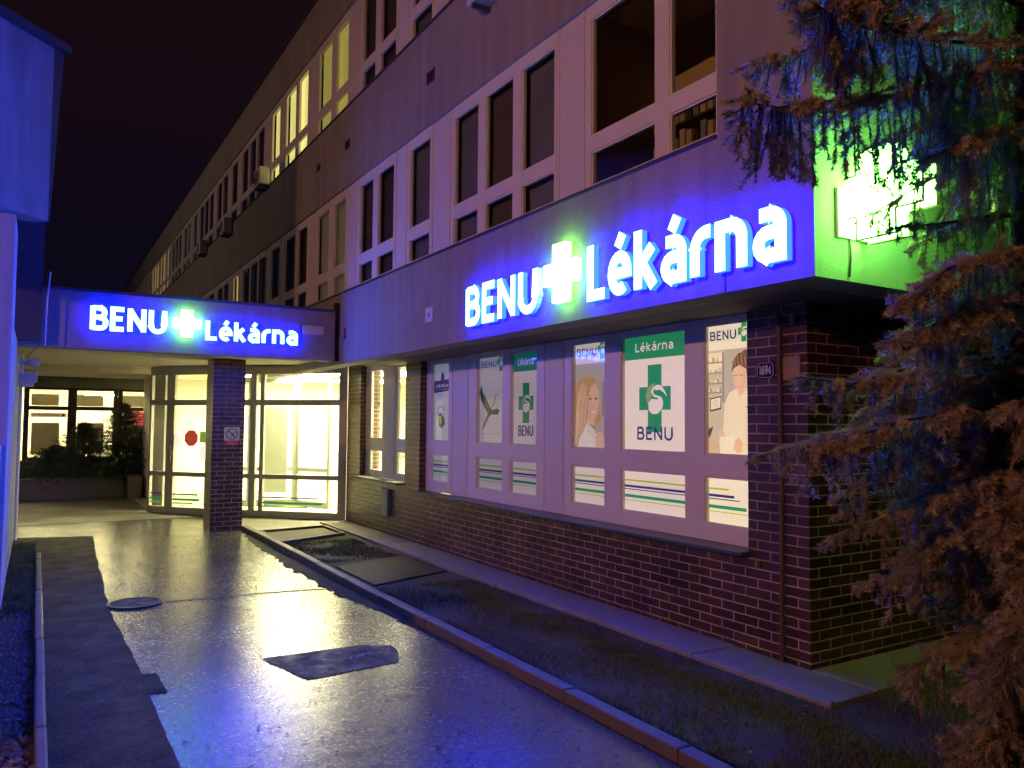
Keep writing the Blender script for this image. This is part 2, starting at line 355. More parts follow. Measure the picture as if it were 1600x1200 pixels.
# apron and bed
mb = MB()
ys = [3.08, 4.25, 5.6, 7.1, 8.6, 10.2, 11.9, 12.98]
for a, b in zip(ys, ys[1:]): mb.box((4.13+rnd.uniform(-.015, .015), a+.006, -.05), (4.585, b-.006, .035+rnd.uniform(0, .006)), 'concrete')
for a, b in zip((4.60, 6.0, 7.4, 8.8), (6.0, 7.4, 8.8, 10.2)): mb.box((a-.01, 3.09, -.05), (b-.02, 3.57, .034+rnd.uniform(0, .006)), 'concrete')
tag(mb.build('apron', bevel=.006), kind='structure')
sheet('garden_bed', [(2.93, -4), (9, -4), (9, 3.1), (4.13, 3.1), (4.13, 12.55), (2.93, 12.55)], .004, 'soil')
# kerbs
def kerb(name, x, w, y0, y1, h, label, step=1.0, mat='kerb'):
    root = thing(name, (x, y0, 0), label, 'kerb')
    y = y0; 
    while y < y1-.05:
        e = min(y+step, y1); mb = MB(); dz = rnd.uniform(-.004, .004); dx = rnd.uniform(-.004, .004)
        mb.box((x+dx, y+.004, -.05), (x+w+dx, e-.004, h+dz), mat); mb.build('kerb_stone', root, bevel=.012); y = e
kerb('right_kerb', 2.815, .095, -1.0, 12.85, .075, 'long dark concrete kerb between wet path and garden bed under the pharmacy windows')
kerb('left_kerb', .045, .055, 1.0, 11.5, .05, 'thin rounded concrete kerb beside the gravel along the left building')
bpy.data.objects['right_kerb'].name = 'path_kerb'; bpy.data.objects['left_kerb'].name = 'gravel_kerb'
# hatch plates, stepping slabs in the bed
def plate(name, pts, z, mat, label, cat):
    mb = MB(); mb.prism(lambda u, v, w=0: Vector((u, v, w)), pts, -.02, z, mat); o = mb.build(name, bevel=.004); tag(o, label, cat); return o
q = lambda L_: [tuple(atz(x, y)[:2]) for x, y in L_]
plate('cellar_hatch', [(3.06, 7.75), (4.09, 8.12), (4.08, 9.35), (3.06, 8.95)], .02, 'plate', 'dark brown metal cellar hatch lying in the bed, nearer the camera', 'hatch')
root = thing('door_mat_pit', (3.5, 11.7, 0), 'sunken grating with dark raised rim just before the glass entrance', 'grating')
mb = MB()
a, b, c, d = (2.99, 11.05), (4.03, 11.50), (4.03, 12.46), (2.99, 12.30)
mb.prism(lambda u, v, w=0: Vector((u, v, w)), [a, b, c, d], -.02, .012, 'plate'); mb.build('plate', root)
mb = MB()
for s_, e_ in ((a, b), (b, c), (c, d), (d, a)): mb.stroke(lambda u, v, w=0: Vector((u, v, w)), [s_, e_], .05, .0, .045, 'black' if (s_, e_) != (a, b) else 'concrete')
mb.build('rim', root)
# manhole
root = thing('manhole_cover', (.84, 8.12, 0), 'round iron manhole cover on the path where the long crack begins', 'manhole')
mb = MB(); mb.prism(lambda u, v, w=0: Vector((u, v, w)), arc(.84, 8.12, .20, .20, 0, 345, 23), 0, .012, 'asphalt_old', 'iron'); mb.build('lid', root)
mb = MB(); mb.stroke(lambda u, v, w=0: Vector((u, v, w)), arc(.84, 8.12, .225, .225, 0, 345, 23), .03, 0, .016, 'iron', closed=True); mb.build('ring', root)

# grass, gravel, leaves, twigs
def scatter_grass(name, zones, n, hmin, hmax, mat, label):
    mb = MB()
    for x0, x1, y0, y1, dens in zones:
        for i in range(int(n*dens)):
            x = rnd.uniform(x0, x1); y = rnd.uniform(y0, y1)
            if math.sin(x*7.1+math.sin(y*3.3)*2)+math.sin(y*5.7+x*2) < rnd.uniform(-1.8, .3): continue
            h = rnd.uniform(hmin, hmax); a = rnd.uniform(0, 6.28); w = .004; dx = math.cos(a)*w; dy = math.sin(a)*w; l = rnd.uniform(-.6, .6)*h; l2 = rnd.uniform(-.6, .6)*h
            mb.face([(x-dx, y-dy, 0), (x+dx, y+dy, 0), (x+l, y+l2, h)], mat)
    o = mb.build(name); tag(o, label, 'grass', kind='stuff')
M['grass'] = plain('grass blades', (.10, .12, .045), .8, var=.45, scale=9)
M['grass2'] = plain('wet dead grass', (.06, .055, .03), .8, var=.45, scale=9)
scatter_grass('grass', [(2.95, 4.1, 2.0, 7.6, .5), (2.95, 4.0, 9.3, 11.0, .18), (2.95, 5.6, .6, 3.0, .4)], 36000, .02, .055, 'grass', 'short dark grass growing in the bed beside the path')
scatter_grass('grass_verge', [(-.21, .04, 8.2, 12.6, 1)], 6000, .03, .09, 'grass', 'green grass tuft strip at the foot of the left building')
M['pebble'] = plain('gravel', (.085, .08, .08), .7, var=.6, scale=15)
mb = MB()
for i in range(5200):
    x = rnd.uniform(-.9, .03); y = rnd.uniform(3.4, 8.6); r = rnd.uniform(.008, .02); z = rnd.uniform(0, .012)
    a = rnd.uniform(0, 6.28); t = [(x+r*math.cos(a+k*1.57)*rnd.uniform(.7, 1.2), y+r*math.sin(a+k*1.57)*rnd.uniform(.7, 1.2), z+rnd.uniform(-.004, .004)) for k in range(4)]
    top = (x, y, z+r*.8)
    for k in range(4): mb.face([t[k], t[(k+1) % 4], top], 'pebble')
tag(mb.build('gravel'), 'grey pebbles filling the strip beside the left kerb', 'gravel', kind='stuff')
M['leaf'] = plain('fallen leaf', (.30, .085, .03), .6, var=.5, scale=30)
mb = MB()
def leaf(x, y, r, z):
    a = rnd.uniform(0, 6.28); t = rnd.uniform(-.3, .3); pts = []
    for k in range(6):
        rr = r*(1 if k % 2 else .62); an = a+k*math.pi/3; pts.append((x+rr*math.cos(an), y+rr*math.sin(an), z+t*rr*math.cos(an)+rnd.uniform(0, .004)))
    mb.face(pts, 'leaf')
for i in range(150): leaf(rnd.uniform(-.35, .04), rnd.uniform(3.9, 4.75)-abs(rnd.gauss(0, .1)), rnd.uniform(.012, .03), rnd.uniform(.015, .035))
for i in range(40): leaf(rnd.uniform(.9, 2.75), rnd.uniform(3.2, 12), rnd.uniform(.006, .014), .008)
for i in range(110): leaf(rnd.uniform(2.95, 4.1), rnd.uniform(2.4, 11), rnd.uniform(.008, .018), rnd.uniform(.01, .04))
tag(mb.build('fallen_leaves'), 'small brown and orange leaves scattered on path and gravel', 'leaves', kind='stuff')
M['grit'] = plain('wet grit', (.03, .028, .025), .5, var=.5, scale=40)
mb = MB()
for i in range(1100):
    x = rnd.uniform(.7, 2.8); y = 2.6+9.5*rnd.random()**1.4; r_ = rnd.uniform(.003, .009); a = rnd.uniform(0, 6.28); l = rnd.uniform(1, 3.2)
    p = [(x+r_*l*math.cos(a), y+r_*l*math.sin(a), .006), (x-r_*math.sin(a), y+r_*math.cos(a), .006), (x-r_*l*math.cos(a), y-r_*l*math.sin(a), .006), (x+r_*math.sin(a), y-r_*math.cos(a), .006)]
    t_ = (x, y, .006+r_*.7)
    for k in range(4): mb.face([p[k], p[(k+1) % 4], t_], 'grit')
tag(mb.build('grit'), 'fine dark grit and needle litter strewn on the wet path', 'grit', kind='stuff')
# needle sprig lying on the asphalt patch
mb = MB(); base = Vector((1.93, 5.42, .015)); d = Vector((.36, .10, 0)); mb.tube([base, base+d*.5, base+d], [.004, .003, .001], 'bark', 4)
M['sprig'] = plain('pale sprig', (.30, .27, .18), .6)
for i in range(60):
    t = rnd.uniform(0, 1); p = base+d*t; s_ = rnd.choice((-1, 1)); L_ = .06*(1-t*.7)
    e = p+Vector((.03, s_*L_, rnd.uniform(0, .02))); mb.face([p, p+Vector((.005, 0, 0)), e], 'sprig')
tag(mb.build('fallen_sprig'), 'pale broken conifer sprig lying on the asphalt patch', 'sprig')

# ================================================================== pharmacy building
X0 = 3.848; YE = 2.94; XW = 3.88; XB = 4.6; XL = 4.70; YB = 3.587; ZS = 2.576; YF = 60
pb = thing('pharmacy_building', (6, 10, 0), 'long three storey building with plaster bands, window strips and brick ground floor', 'building')
mb = MB()
T = .28
for z0, z1 in ((ZS, 3.63), (5.23, 6.44), (8.02, 8.86)):
    mb.box((X0, 3.70, z0), (X0+T, YF, z1), 'plaster')
mb.box((X0, YE, ZS), (X0+T, 3.70, 8.86), 'plaster')
mb.box((X0+T, YE, ZS), (14, YE+T, 8.86), 'plaster')
mb.build('upper_wall', pb)
mb = MB(); mb.box((X0-.03, YE-.03, 8.865), (14, YF, 8.93), 'dark_metal'); mb.build('roof', pb)
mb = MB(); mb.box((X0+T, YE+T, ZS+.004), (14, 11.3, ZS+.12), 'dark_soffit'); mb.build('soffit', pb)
# brick ground floor
mb = MB()
mb.box((XB, YB, 0), (5.1, 4.13, ZS+.002), 'brick'); mb.box((5.1, YB, 0), (14, YB+.25, ZS+.002), 'brick')
mb.box((XB, 4.13, 0), (XB+.25, 10.05, .735), 'brick')
mb.box((XB, 10.05, 0), (XB+.35, 10.56, ZS+.06), 'brick')
mb.box((XB, 10.56, 0), (XB+.25, 12.42, .80), 'brick'); mb.box((XB, 12.42, 0), (XB+.35, 13.03, 2.70), 'brick')
mb.build('brick_wall', pb)
mb = MB(); mb.box((XB-.02, 4.0, .655), (XB-.0005, 10.0, .715), 'brick'); mb.build('brick_ledge', pb)
mb = MB(); mb.prism(frx(XB, 0, 0), [(0, 0)]*0 or rect(-10.08, .737, -4.10, .765), -.10, .13, 'dark_metal'); o = mb.build('window_sill', pb, bevel=.004)
mb = MB(); mb.box((XB-.13, 10.58, .802), (XB+.11, 12.40, .835), 'concrete'); mb.build('window_sill', pb, bevel=.006)
# flashing at the foot of each upper window row
for z, y0 in ((3.632, 3.70), (6.442, 3.70)):
    mb = MB(); mb.box((X0-.022, y0, z), (XW+.01, YF, z+.022), 'dark_metal'); mb.build('window_sill', pb)

def window(parent, fr, cols, u0, u1, v0, v1, split, gm, back, wl=None, frame='white', pane='glass', dep=.05, fd=.045, curtain=True, spl2=None, inset=.10):
    """cols: list of (ua,ub) glass openings; split: (v) list of glass z-ranges"""
    mb = MB()
    us = [u0]
    for a, b in cols: us += [a, b]
    us.append(u1)
    for k in range(0, len(us), 2): pr(mb, fr, us[k], v0, us[k+1], v1, -fd, 0, frame)
    for a, b in cols:
        zs = [v0]
        for s0, s1 in split: zs += [s0, s1]
        zs.append(v1)
        for k in range(0, len(zs), 2): pr(mb, fr, a, zs[k], b, zs[k+1], -fd, 0, frame)
        for s0, s1 in split:      # sash bead, set back
            t = .016
            pr(mb, fr, a, s0, a+t, s1, -fd, -.010, frame); pr(mb, fr, b-t, s0, b, s1, -fd, -.010, frame)
            pr(mb, fr, a+t, s0, b-t, s0+t, -fd, -.010, frame); pr(mb, fr, a+t, s1-t, b-t, s1, -fd, -.010, frame)
    w = mb.build('window', parent)
    wide = any(cols[k+1][0]-cols[k][1] > .4 for k in range(len(cols)-1))
    for grp in ([[c_] for c_ in cols] if wide else [cols]):
        mb = MB()
        for a, b in grp:
            for s0, s1 in split: mb.flat(fr, rect(a+.004, s0+.004, b-.004, s1-.004), -.024, pane)
        mb.build('pane', w)
    if back:
        mb = MB()
        for i, (a, b) in enumerate(cols):
            bk = back[i % len(back)] if isinstance(back, (list, tuple)) else back
            for s0, s1 in split: mb.flat(fr, rect(a-.06, s0-.06, b+.16 if i < len(cols)-1 else b+.06, s1+.06), -inset-.002*i-(.001 if s0 > split[0][0] else 0), bk)
        mb.build('curtain', w)
    return w
# ---- upper rows
def uprow(z0, segs, dz=0):
    K = 3.88/3.95
    for kind, a, b, *rest in segs:
        a, b = max(3.702, a*K), b*K
        if rest: rest = [[(max(a+.03, q0*K-.04), min(b-.03, q1*K+.015)) for q0, q1 in rest[0]], rest[1]]
        fr = frx(XW, b, 0)
        if kind == 'p':
            mb = MB(); pr(mb, fr, 0, z0+.02, b-a, z0+1.60, -.06, -.006, 'panel')
            pr(mb, fr, .03, z0+.02, .05, z0+1.6, -.006, .004, 'white'); pr(mb, fr, b-a-.05, z0+.02, b-a-.03, z0+1.6, -.006, .004, 'white')
            mb.build('infill_panel', pb)
        else:
            cols, back = rest
            cc = sorted([(b-q1, b-q0) for q0, q1 in cols])
            window(pb, fr, cc, 0, b-a, z0+.02, z0+1.60, [(z0+.05, z0+.343), (z0+.475, z0+1.48)], None, back)
near2 = [('w', 3.70, 5.30, [(3.76, 4.256), (4.469, 5.22)], None), ('p', 5.30, 5.76),
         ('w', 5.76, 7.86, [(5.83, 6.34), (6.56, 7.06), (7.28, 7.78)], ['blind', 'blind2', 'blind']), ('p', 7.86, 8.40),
         ('w', 8.40, 9.10, [(8.48, 9.02)], 'blind'), ('p', 9.10, 9.52),
         ('w', 9.52, 10.93, [(9.6, 10.11), (10.35, 10.81)], ['fold_brown', 'room_dark']), ('p', 10.93, 11.38),
         ('w', 11.38, 12.98, [(11.5, 12.02), (12.30, 12.88)], 'curtain_faint'), ('p', 12.98, 13.4)]
near3 = [('w', 3.70, 5.30, [(3.76, 4.256), (4.469, 5.22)], 'fold_brown'), ('p', 5.30, 5.76),
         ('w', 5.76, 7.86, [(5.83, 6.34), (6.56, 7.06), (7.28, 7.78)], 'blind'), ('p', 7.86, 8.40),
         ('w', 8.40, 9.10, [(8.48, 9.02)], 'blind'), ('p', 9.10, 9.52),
         ('w', 9.52, 10.93, [(9.6, 10.11), (10.35, 10.81)], 'room_dark'), ('p', 10.93, 11.38),
         ('w', 11.38, 13.05, [(11.5, 12.02), (12.30, 12.95)], 'curtain_dim'), ('p', 13.05, 13.5),
         ('w', 13.5, 15.15, [(13.62, 14.15), (14.38, 15.02)], 'curtain_yellow'), ('p', 15.15, 15.4),
         ('w', 15.4, 16.2, [(15.5, 16.08)], 'curtain_yellow'), ('p', 16.2, 16.7)]
def far(y, row):
    segs = []; k = 0; pat = (3, 1, 2)
    while y < 50:
        n = pat[k % 3]; cols = []; yy = y+.08
        for i in range(n): cols.append((yy, yy+.55)); yy += .73
        e = yy-.18+.08; back = 'room_dark' if k % 2 else 'blind'
        if row == 2 and 18.2 < y+e-y < 20.8 and n < 3: back = 'curtain_orange'
        if row == 3 and 24 < y < 27.5: back = 'curtain_faint'
        if row == 3 and 29.5 < y < 33.5: back = 'curtain_orange'
        segs.append(('w', y, e, cols, back)); segs.append(('p', e, e+.42)); y = e+.42; k += 1
    return segs
uprow(3.63, near2+[('w', 13.4, 14.9, [(13.5, 14.02), (14.25, 14.8)], 'room_dark'), ('p', 14.9, 15.2), ('w', 15.2, 15.95, [(15.3, 15.85)], 'blind'), ('p', 15.95, 16.3)]+far(16.3, 2))
uprow(6.44, near3+far(16.7, 3))
# rooms behind the clear corner windows
mb = MB(); mb.box((5.1, 3.3, 3.68), (5.16, 5.6, 5.44), 'inner_beige'); mb.box((4.15, 5.55, 3.68), (5.1, 5.61, 5.44), 'inner_beige'); mb.box((4.05, 3.25, 5.45), (6.0, 6.0, 5.5), 'inner_white'); mb.box((4.15, 3.3, 3.62), (6, 6, 3.68), 'brown_frame'); mb.build('room_partition', pb)
mb = MB(); mb.box((4.75, 4.5, 3.69), (5.09, 4.54, 4.6), 'brown_frame')
for k in range(3):
    mb.box((4.76, 4.55, 3.75+.3*k), (5.08, 5.44, 3.77+.3*k), 'brown_frame')
    for j in range(9): mb.box((4.78, 4.64+.085*j, 3.772+.3*k), (5.0, 4.64+.085*j+.06, 3.95+.3*k+.03*((j*7+k) % 3)), ('inner_grey', 'brown_frame', 'hall_blind', 'inner_beige')[(j*5+k*3) % 4])
mb.build('bookshelf', pb)
# ---- lower shop windows
fr = frx(XL, 10.05, 0); U = lambda y: 10.05-y
ZL = [(.90, 1.29), (1.46, 2.53)]
def lowwin(y0, y1, cols):
    return window(pb, fr, [(U(b), U(a)) for a, b in cols], U(y1), U(y0), .768, 2.60, ZL, None, None, fd=.05)
wA = lowwin(4.13, 6.66, [(6.0, 6.55), (4.90, 5.755), (4.16, 4.68)])
wB = lowwin(7.06, 8.78, [(7.95, 8.58), (7.21, 7.77)])
wC = lowwin(9.26, 10.05, [(9.36, 9.90)])
for a, b in ((6.66, 7.06), (8.78, 9.26)):
    mb = MB(); pr(mb, fr, U(b), .768, U(a), 2.60, -.06, -.008, 'panel'); pr(mb, fr, U(b)+.04, .84, U(a)-.04, 2.52, -.008, 0, 'panel'); mb.build('infill_panel', pb)
fr2 = frx(XL, 12.42, 0); V_ = lambda y: 12.42-y
w2 = window(pb, fr2, [(V_(12.22), V_(11.70)), (V_(11.12), V_(10.66))], V_(12.42), V_(10.56), .837, 2.66, [(.93, 1.27), (1.45, 2.57)], None, None, fd=.05)
mb = MB(); pr(mb, fr2, V_(11.58), .90, V_(11.18), 2.6, 0, .008, 'panel'); mb.build('infill_panel', w2)

# ---- posters
GR, NV = (.02, .30, .15), (.025, .025, .17)
def pm(name, c, s): return backlit(name, c, s)
def logo(mb, fr, cx, cy, s, w, g, wh, lg):
    mb.flat(fr, crosspts(cx, cy, s, s*1.45, s*.44, s*.5*1.0), w, g)
    # white bird with a curved neck inside the cross, pale leaf behind it
    q_ = lambda L_: [(cx+s*a, cy+s*b) for a, b in L_]
    mb.flat(fr, q_([(-.22, -.12), (-.30, .04), (-.24, .20), (-.10, .31), (.04, .33), (-.06, .22), (-.10, .08), (-.12, -.06)]), w+.0006, lg)
    mb.flat(fr, q_([(-.20, -.10), (-.08, -.01), (.08, -.03), (.20, .04), (.27, -.08), (.24, -.22), (.10, -.33), (-.06, -.34), (-.18, -.26)]), w+.0008, wh)
    mb.stroke(fr, q_([(.22, -.06), (.14, .02), (-.02, .06), (-.08, .14), (-.02, .22), (.10, .25)]), s*.05, w+.001, w+.0012, wh)
    mb.flat(fr, q_([(.08, .29), (.20, .27), (.30, .18), (.40, .02), (.28, .12), (.16, .18), (.04, .17), (-.02, .24)]), w+.0014, wh)
def stripes(mb, fr, u0, u1, v0, v1, w, mats, short=False):
    h = v1-v0
    for i, (f, t, m, e) in enumerate(((.74, .045, mats['lg'], .48), (.60, .055, mats['n'], .60), (.53, .022, mats['n'], .72), (.37, .07, mats['g'], .86), (.27, .025, mats['lg'], 1))):
        uu = u0+(u1-u0)*(e if short else 1)
        pr(mb, fr, u0, v0+h*(f-t/2), uu, v0+h*(f+t/2), w, w+.0006, m)
def poster_set(win, ya, yb, tone, s, kind, lows=None):
    """ya<yb glass edges; film sits 15 mm behind the glass"""
    nm = kind
    t = tone
    mats = {k: pm('poster %s %s' % (nm, k), [c[i]*t[i] for i in range(3)], s) for k, c in
            {'w': (.95, .92, .88), 'g': (.02, .34, .16), 'lg': (.45, .62, .08), 'n': (.03, .03, .20), 'sky': (.50, .50, .50), 'skin': (.84, .60, .46), 'hair': (.58, .40, .16),
             'dh': (.20, .11, .07), 'shade': (.35, .33, .33), 'grey': (.60, .58, .52), 'coat': (.93, .86, .74), 'tan': (.66, .55, .40), 'fold': (.72, .64, .55), 'ink': (.1, .08, .08), 'gr': (.28, .42, .25), 'dg': (.03, .11, .07), 'eye': (.12, .06, .05), 'lip': (.70, .30, .26), 'blush': (.80, .50, .40)}.items()}
    W = yb-ya; f = frx(XL+.040, yb, 1.46); Hh = 1.07; mb = MB()
    mb.flat(f, rect(.0, 0, W, Hh), 0, mats['w'])
    P = lambda L_: [(a*W, b*Hh) for a, b in L_]
    if kind.startswith('lekarna'):
        mb.flat(f, rect(0, Hh*.79, W, Hh), .001, mats['g'])
        text_into(mb, f, 'Lékárna', W*.19, Hh*.855, Hh*.075, .16, width=W*.6, w0=.0012, w1=.0018, mat=mats['w'])
        logo(mb, f, W*.5, Hh*.45, min(W*.56, .42), .001, mats['g'], mats['w'], mats['gr'])
        text_into(mb, f, 'BENU', W*.22, Hh*.10, Hh*.11, .17, width=W*.56, w0=.001, w1=.0018, mat=mats['n'])
    if kind in ('blonde', 'pharmacist', 'crane'):
        text_into(mb, f, 'BENU', W*.07, Hh*.875, Hh*.07, .17, width=W*.60, w0=.001, w1=.0018, mat=mats['n'])
        logo(mb, f, W*.83, Hh*.925, W*.25, .001, mats['g'], mats['w'], mats['gr'])
    if kind == 'blonde':
        mb.flat(f, rect(0, 0, W, Hh*.80), .0006, mats['sky'])
        mb.flat(f, rect(W*.82, Hh*.3, W, Hh*.62), .0009, mats['shade'])
        mb.flat(f, P([(0, .02), (.05, .20), (.02, .36), (.03, .52), (.12, .64), (.35, .68), (.58, .66), (.72, .58), (.78, .46), (.76, .35), (.82, .26), (.70, .24), (.4, .02)]), .0012, mats['hair'])
        mb.flat(f, P([(.0, .05), (.08, .22), (.06, .40), (.14, .56), (.2, .60), (.12, .40), (.16, .22), (.08, .02)]), .0016, mats['tan'])
        mb.flat(f, P([(.38, .24), (.62, .22), (.62, .33), (.42, .34)]), .0016, mats['skin'])
        mb.flat(f, P([(.40, .50), (.47, .60), (.62, .62), (.74, .54), (.76, .43), (.70, .32), (.60, .265), (.50, .28), (.42, .36)]), .0019, mats['skin'])
        mb.flat(f, P([(.36, .5), (.44, .62), (.6, .655), (.72, .58), (.62, .615), (.5, .575), (.42, .47)]), .0023, mats['hair'])
        for k in range(26):
            u = .03+.012*k; mb.stroke(f, P([(u+.20, .63-.004*k), (u+.06, .48), (u+.02+.05*math.sin(k), .30), (u, .08+.004*k)]), .004, .00165, .0018, mats[('hair', 'tan', 'fold', 'coat')[k*7 % 4]])
        mb.flat(f, P([(.40, .50), (.42, .36), (.50, .28), (.54, .27), (.47, .36), (.46, .5)]), .0021, mats['tan']); mb.flat(f, P([(.52, .40), (.58, .41), (.56, .36), (.50, .36)]), .0021, mats['blush'])
        for ex in (.49, .66): mb.flat(f, P([(ex-.05, .463), (ex, .478), (ex+.05, .466), (ex, .455)]), .0023, mats['eye'])
        for ex in (.49, .66): mb.stroke(f, P([(ex-.06, .492), (ex, .503), (ex+.06, .495)]), .006, .0021, .0024, mats['hair'])
        mb.stroke(f, P([(.585, .45), (.61, .39), (.575, .38)]), .005, .0021, .0024, mats['tan'])
        mb.flat(f, P([(.50, .338), (.58, .322), (.67, .345), (.60, .352)]), .0023, mats['w']); mb.stroke(f, P([(.49, .342), (.58, .315), (.68, .348)]), .005, .0021, .0026, mats['lip'])
        mb.flat(f, P([(.1, 0), (.16, .10), (.30, .17), (.40, .25), (.60, .18), (.72, .12), (.95, 0)]), .0026, mats['w'])
        for k in range(3): mb.stroke(f, P([(.40, .235-.03*k), (.66, .165-.03*k)]), .004, .0027, .003, mats['shade'])
        mb.flat(f, P([(.66, .03), (.64, .10), (.72, .155), (.80, .16), (.90, .12), (.98, .06), (.98, 0), (.8, 0)]), .003, mats['skin'])
        for k in range(4): mb.stroke(f, P([(.70+.07*k, .13-.01*k), (.76+.07*k, .07-.012*k)]), .003, .0031, .0034, mats['tan'])
    if kind == 'pharmacist':
        mb.flat(f, rect(0, 0, W, Hh*.80), .0006, mats['grey'])
        mb.flat(f, rect(W*.40, 0, W, Hh*.80), .0009, mats['sky'])
        mb.flat(f, rect(W*.0, Hh*.62, W*.34, Hh*.78), .0011, mats['coat'])
        for k, v in enumerate((.47, .54, .62, .70)):
            mb.flat(f, rect(0, Hh*v, W*.36, Hh*(v+.012)), .0014, mats['shade'])
            for j in range(6):
                u = .01+.055*j; mb.flat(f, rect(W*u, Hh*(v+.012), W*(u+.042), Hh*(v+.03+.018*((j*7+k*3) % 3)/2)), .0015, (mats['w'], mats['gr'], mats['fold'], mats['tan'])[(j+k) % 4])
        mb.stroke(f, P([(.37, .40), (.37, .78)]), W*.05, .0013, .0016, mats['shade'])
        mb.flat(f, P([(.06, .33), (.32, .35), (.33, .45), (.06, .435)]), .0018, mats['ink']); mb.flat(f, P([(.08, .345), (.30, .362), (.31, .44), (.08, .425)]), .0021, mats['coat'])
        mb.stroke(f, P(arc(.19, .395, .045, .022, 0, 330, 10)), .005, .0022, .0025, mats['shade'], closed=True)
        mb.flat(f, P([(0, .19), (.14, .22), (.06, .14), (0, .13)]), .0018, mats['ink']); mb.flat(f, rect(0, 0, W*.3, Hh*.12), .0012, mats['tan'])
        mb.flat(f, P([(.30, 0), (.27, .14), (.38, .22), (.40, .38), (.50, .47), (.66, .50), (.76, .44), (.92, .51), (1, .52), (1, 0)]), .0024, mats['coat'])
        mb.flat(f, P([(.70, .46), (.74, .43), (.88, .50), (.88, .56), (.74, .54)]), .0027, mats['skin'])
        mb.flat(f, P([(.58, .62), (.60, .68), (.72, .72), (.85, .70), (.90, .60), (.86, .52), (.78, .455), (.70, .47), (.62, .54)]), .003, mats['skin'])
        mb.flat(f, P([(.56, .62), (.60, .71), (.72, .765), (.86, .765), (.94, .70), (.95, .60), (.90, .54), (.88, .64), (.74, .675), (.62, .655)]), .0034, mats['dh'])
        mb.flat(f, P(arc(.86, .755, .07, .03, 0, 330, 10)), .0032, mats['dh'])
        for ex in (.64, .76): mb.stroke(f, P([(ex-.04, .602), (ex+.01, .594), (ex+.05, .604)]), .005, .0032, .0036, mats['eye'])
        mb.stroke(f, P([(.69, .60), (.66, .55), (.70, .545)]), .004, .0032, .0036, mats['tan']); mb.stroke(f, P([(.67, .515), (.71, .508), (.76, .518)]), .006, .0032, .0036, mats['lip'])
        mb.stroke(f, P([(.76, .44), (.70, .30), (.68, .02)]), .005, .0026, .003, mats['fold']); mb.stroke(f, P([(.48, .34), (.44, .2), (.5, .08)]), .006, .0026, .003, mats['fold'])
        mb.stroke(f, P([(.86, .36), (.96, .365)]), .006, .0026, .003, mats['n'])
        mb.flat(f, P([(.28, .12), (.26, .18), (.36, .20), (.42, .15), (.40, .09)]), .0034, mats['skin']); mb.flat(f, P([(.60, .05), (.62, .12), (.72, .14), (.80, .10), (.78, .03), (.68, .02)]), .0034, mats['skin'])
        mb.flat(f, P(arc(.46, .11, .16, .06, 180, 360, 8)+[(.62, .14), (.30, .14)]), .0038, mats['w'])
    if kind == 'pharmacist':
        for k in range(9): mb.stroke(f, P([(.60+.035*k, .755-.01*abs(k-5)), (.58+.04*k, .70), (.62+.035*k, .672)]), .003, .0035, .0037, mats[('ink', 'tan')[k % 2]])
        mb.flat(f, P([(.84, .52), (.86, .60), (.82, .66), (.80, .56), (.76, .47)]), .0032, mats['blush'])
        for a_, b_ in (((.52, .44), (.48, .10)), ((.84, .40), (.88, .05)), ((.62, .46), (.60, .2))): mb.stroke(f, P([a_, b_]), .005, .0026, .0029, mats['fold'])
    if kind == 'crane':
        mb.flat(f, P([(.02, .58), (.07, .68), (.16, .58), (.30, .50), (.42, .42), (.50, .38), (.70, .40), (.80, .37), (.72, .33), (.50, .335), (.38, .30), (.26, .22), (.12, .14), (.22, .26), (.34, .34), (.24, .40), (.08, .50)]), .001, mats['dg'])
        mb.stroke(f, P([(.46, .40), (.58, .46), (.64, .54), (.72, .57)]), .012, .001, .0016, mats['dg'])
        mb.stroke(f, P([(.10, .62), (.22, .50), (.38, .40)]), .014, .0014, .002, mats['gr'])
        for k, (a, v, t) in enumerate(((.66, .100, .022), (.50, .055, .007), (.42, .030, .006))):
            n = 14 if k == 0 else 18
            for j in range(n):
                if j % 4 == 3: continue
                uu = .12+a*j/n; mb.flat(f, rect(W*uu, Hh*v, W*(uu+a/n*.55), Hh*(v+t*(1 if (j*5) % 3 else .7))), .001, mats['grey'])
    if kind == 'emblem':
        mb.flat(f, P([(.04, .62), (.92, .64), (.92, .78), (.60, .785), (.60, .84), (.53, .88), (.46, .88), (.40, .84), (.40, .78), (.04, .775)]), .001, mats['n'])
        for j in range(8): mb.flat(f, rect(W*(.13+.09*j), Hh*.69, W*(.13+.09*j+.05), Hh*(.715+.01*(j % 3))), .0016, mats['w'])
        mb.flat(f, rect(W*.14, Hh*.655, W*.82, Hh*.662), .0016, mats['grey'])
        for k in range(3): mb.flat(f, rect(W*(.1+.06*k), Hh*(.60-.016*k), W*(.86-.1*k), Hh*(.604-.016*k)), .001, mats['shade'])
        mb.stroke(f, P(arc(.45, .36, .2, .085, 200, 20, 8)), .012, .001, .0016, mats['dg']); mb.flat(f, P([(.30, .34), (.40, .36), (.62, .30), (.66, .22), (.50, .16), (.32, .20)]), .0016, mats['dg'])
        mb.flat(f, P([(.34, .32), (.44, .33), (.46, .22), (.36, .23)]), .002, mats['lg'])
        stripes(mb, f, 0, W, -.0+.0, .0+.10, .0, mats) if False else None
    o = mb.build('poster', win)
    # lower film
    f2 = frx(XL+.040, yb, .90); mb = MB(); mb.flat(f2, rect(0, 0, W, .39), 0, mats['w']); stripes(mb, f2, 0, W, 0, .39, .001, mats, short=(kind == 'pharmacist')); mb.build('film', win)
WARM = (1.0, .80, .66)
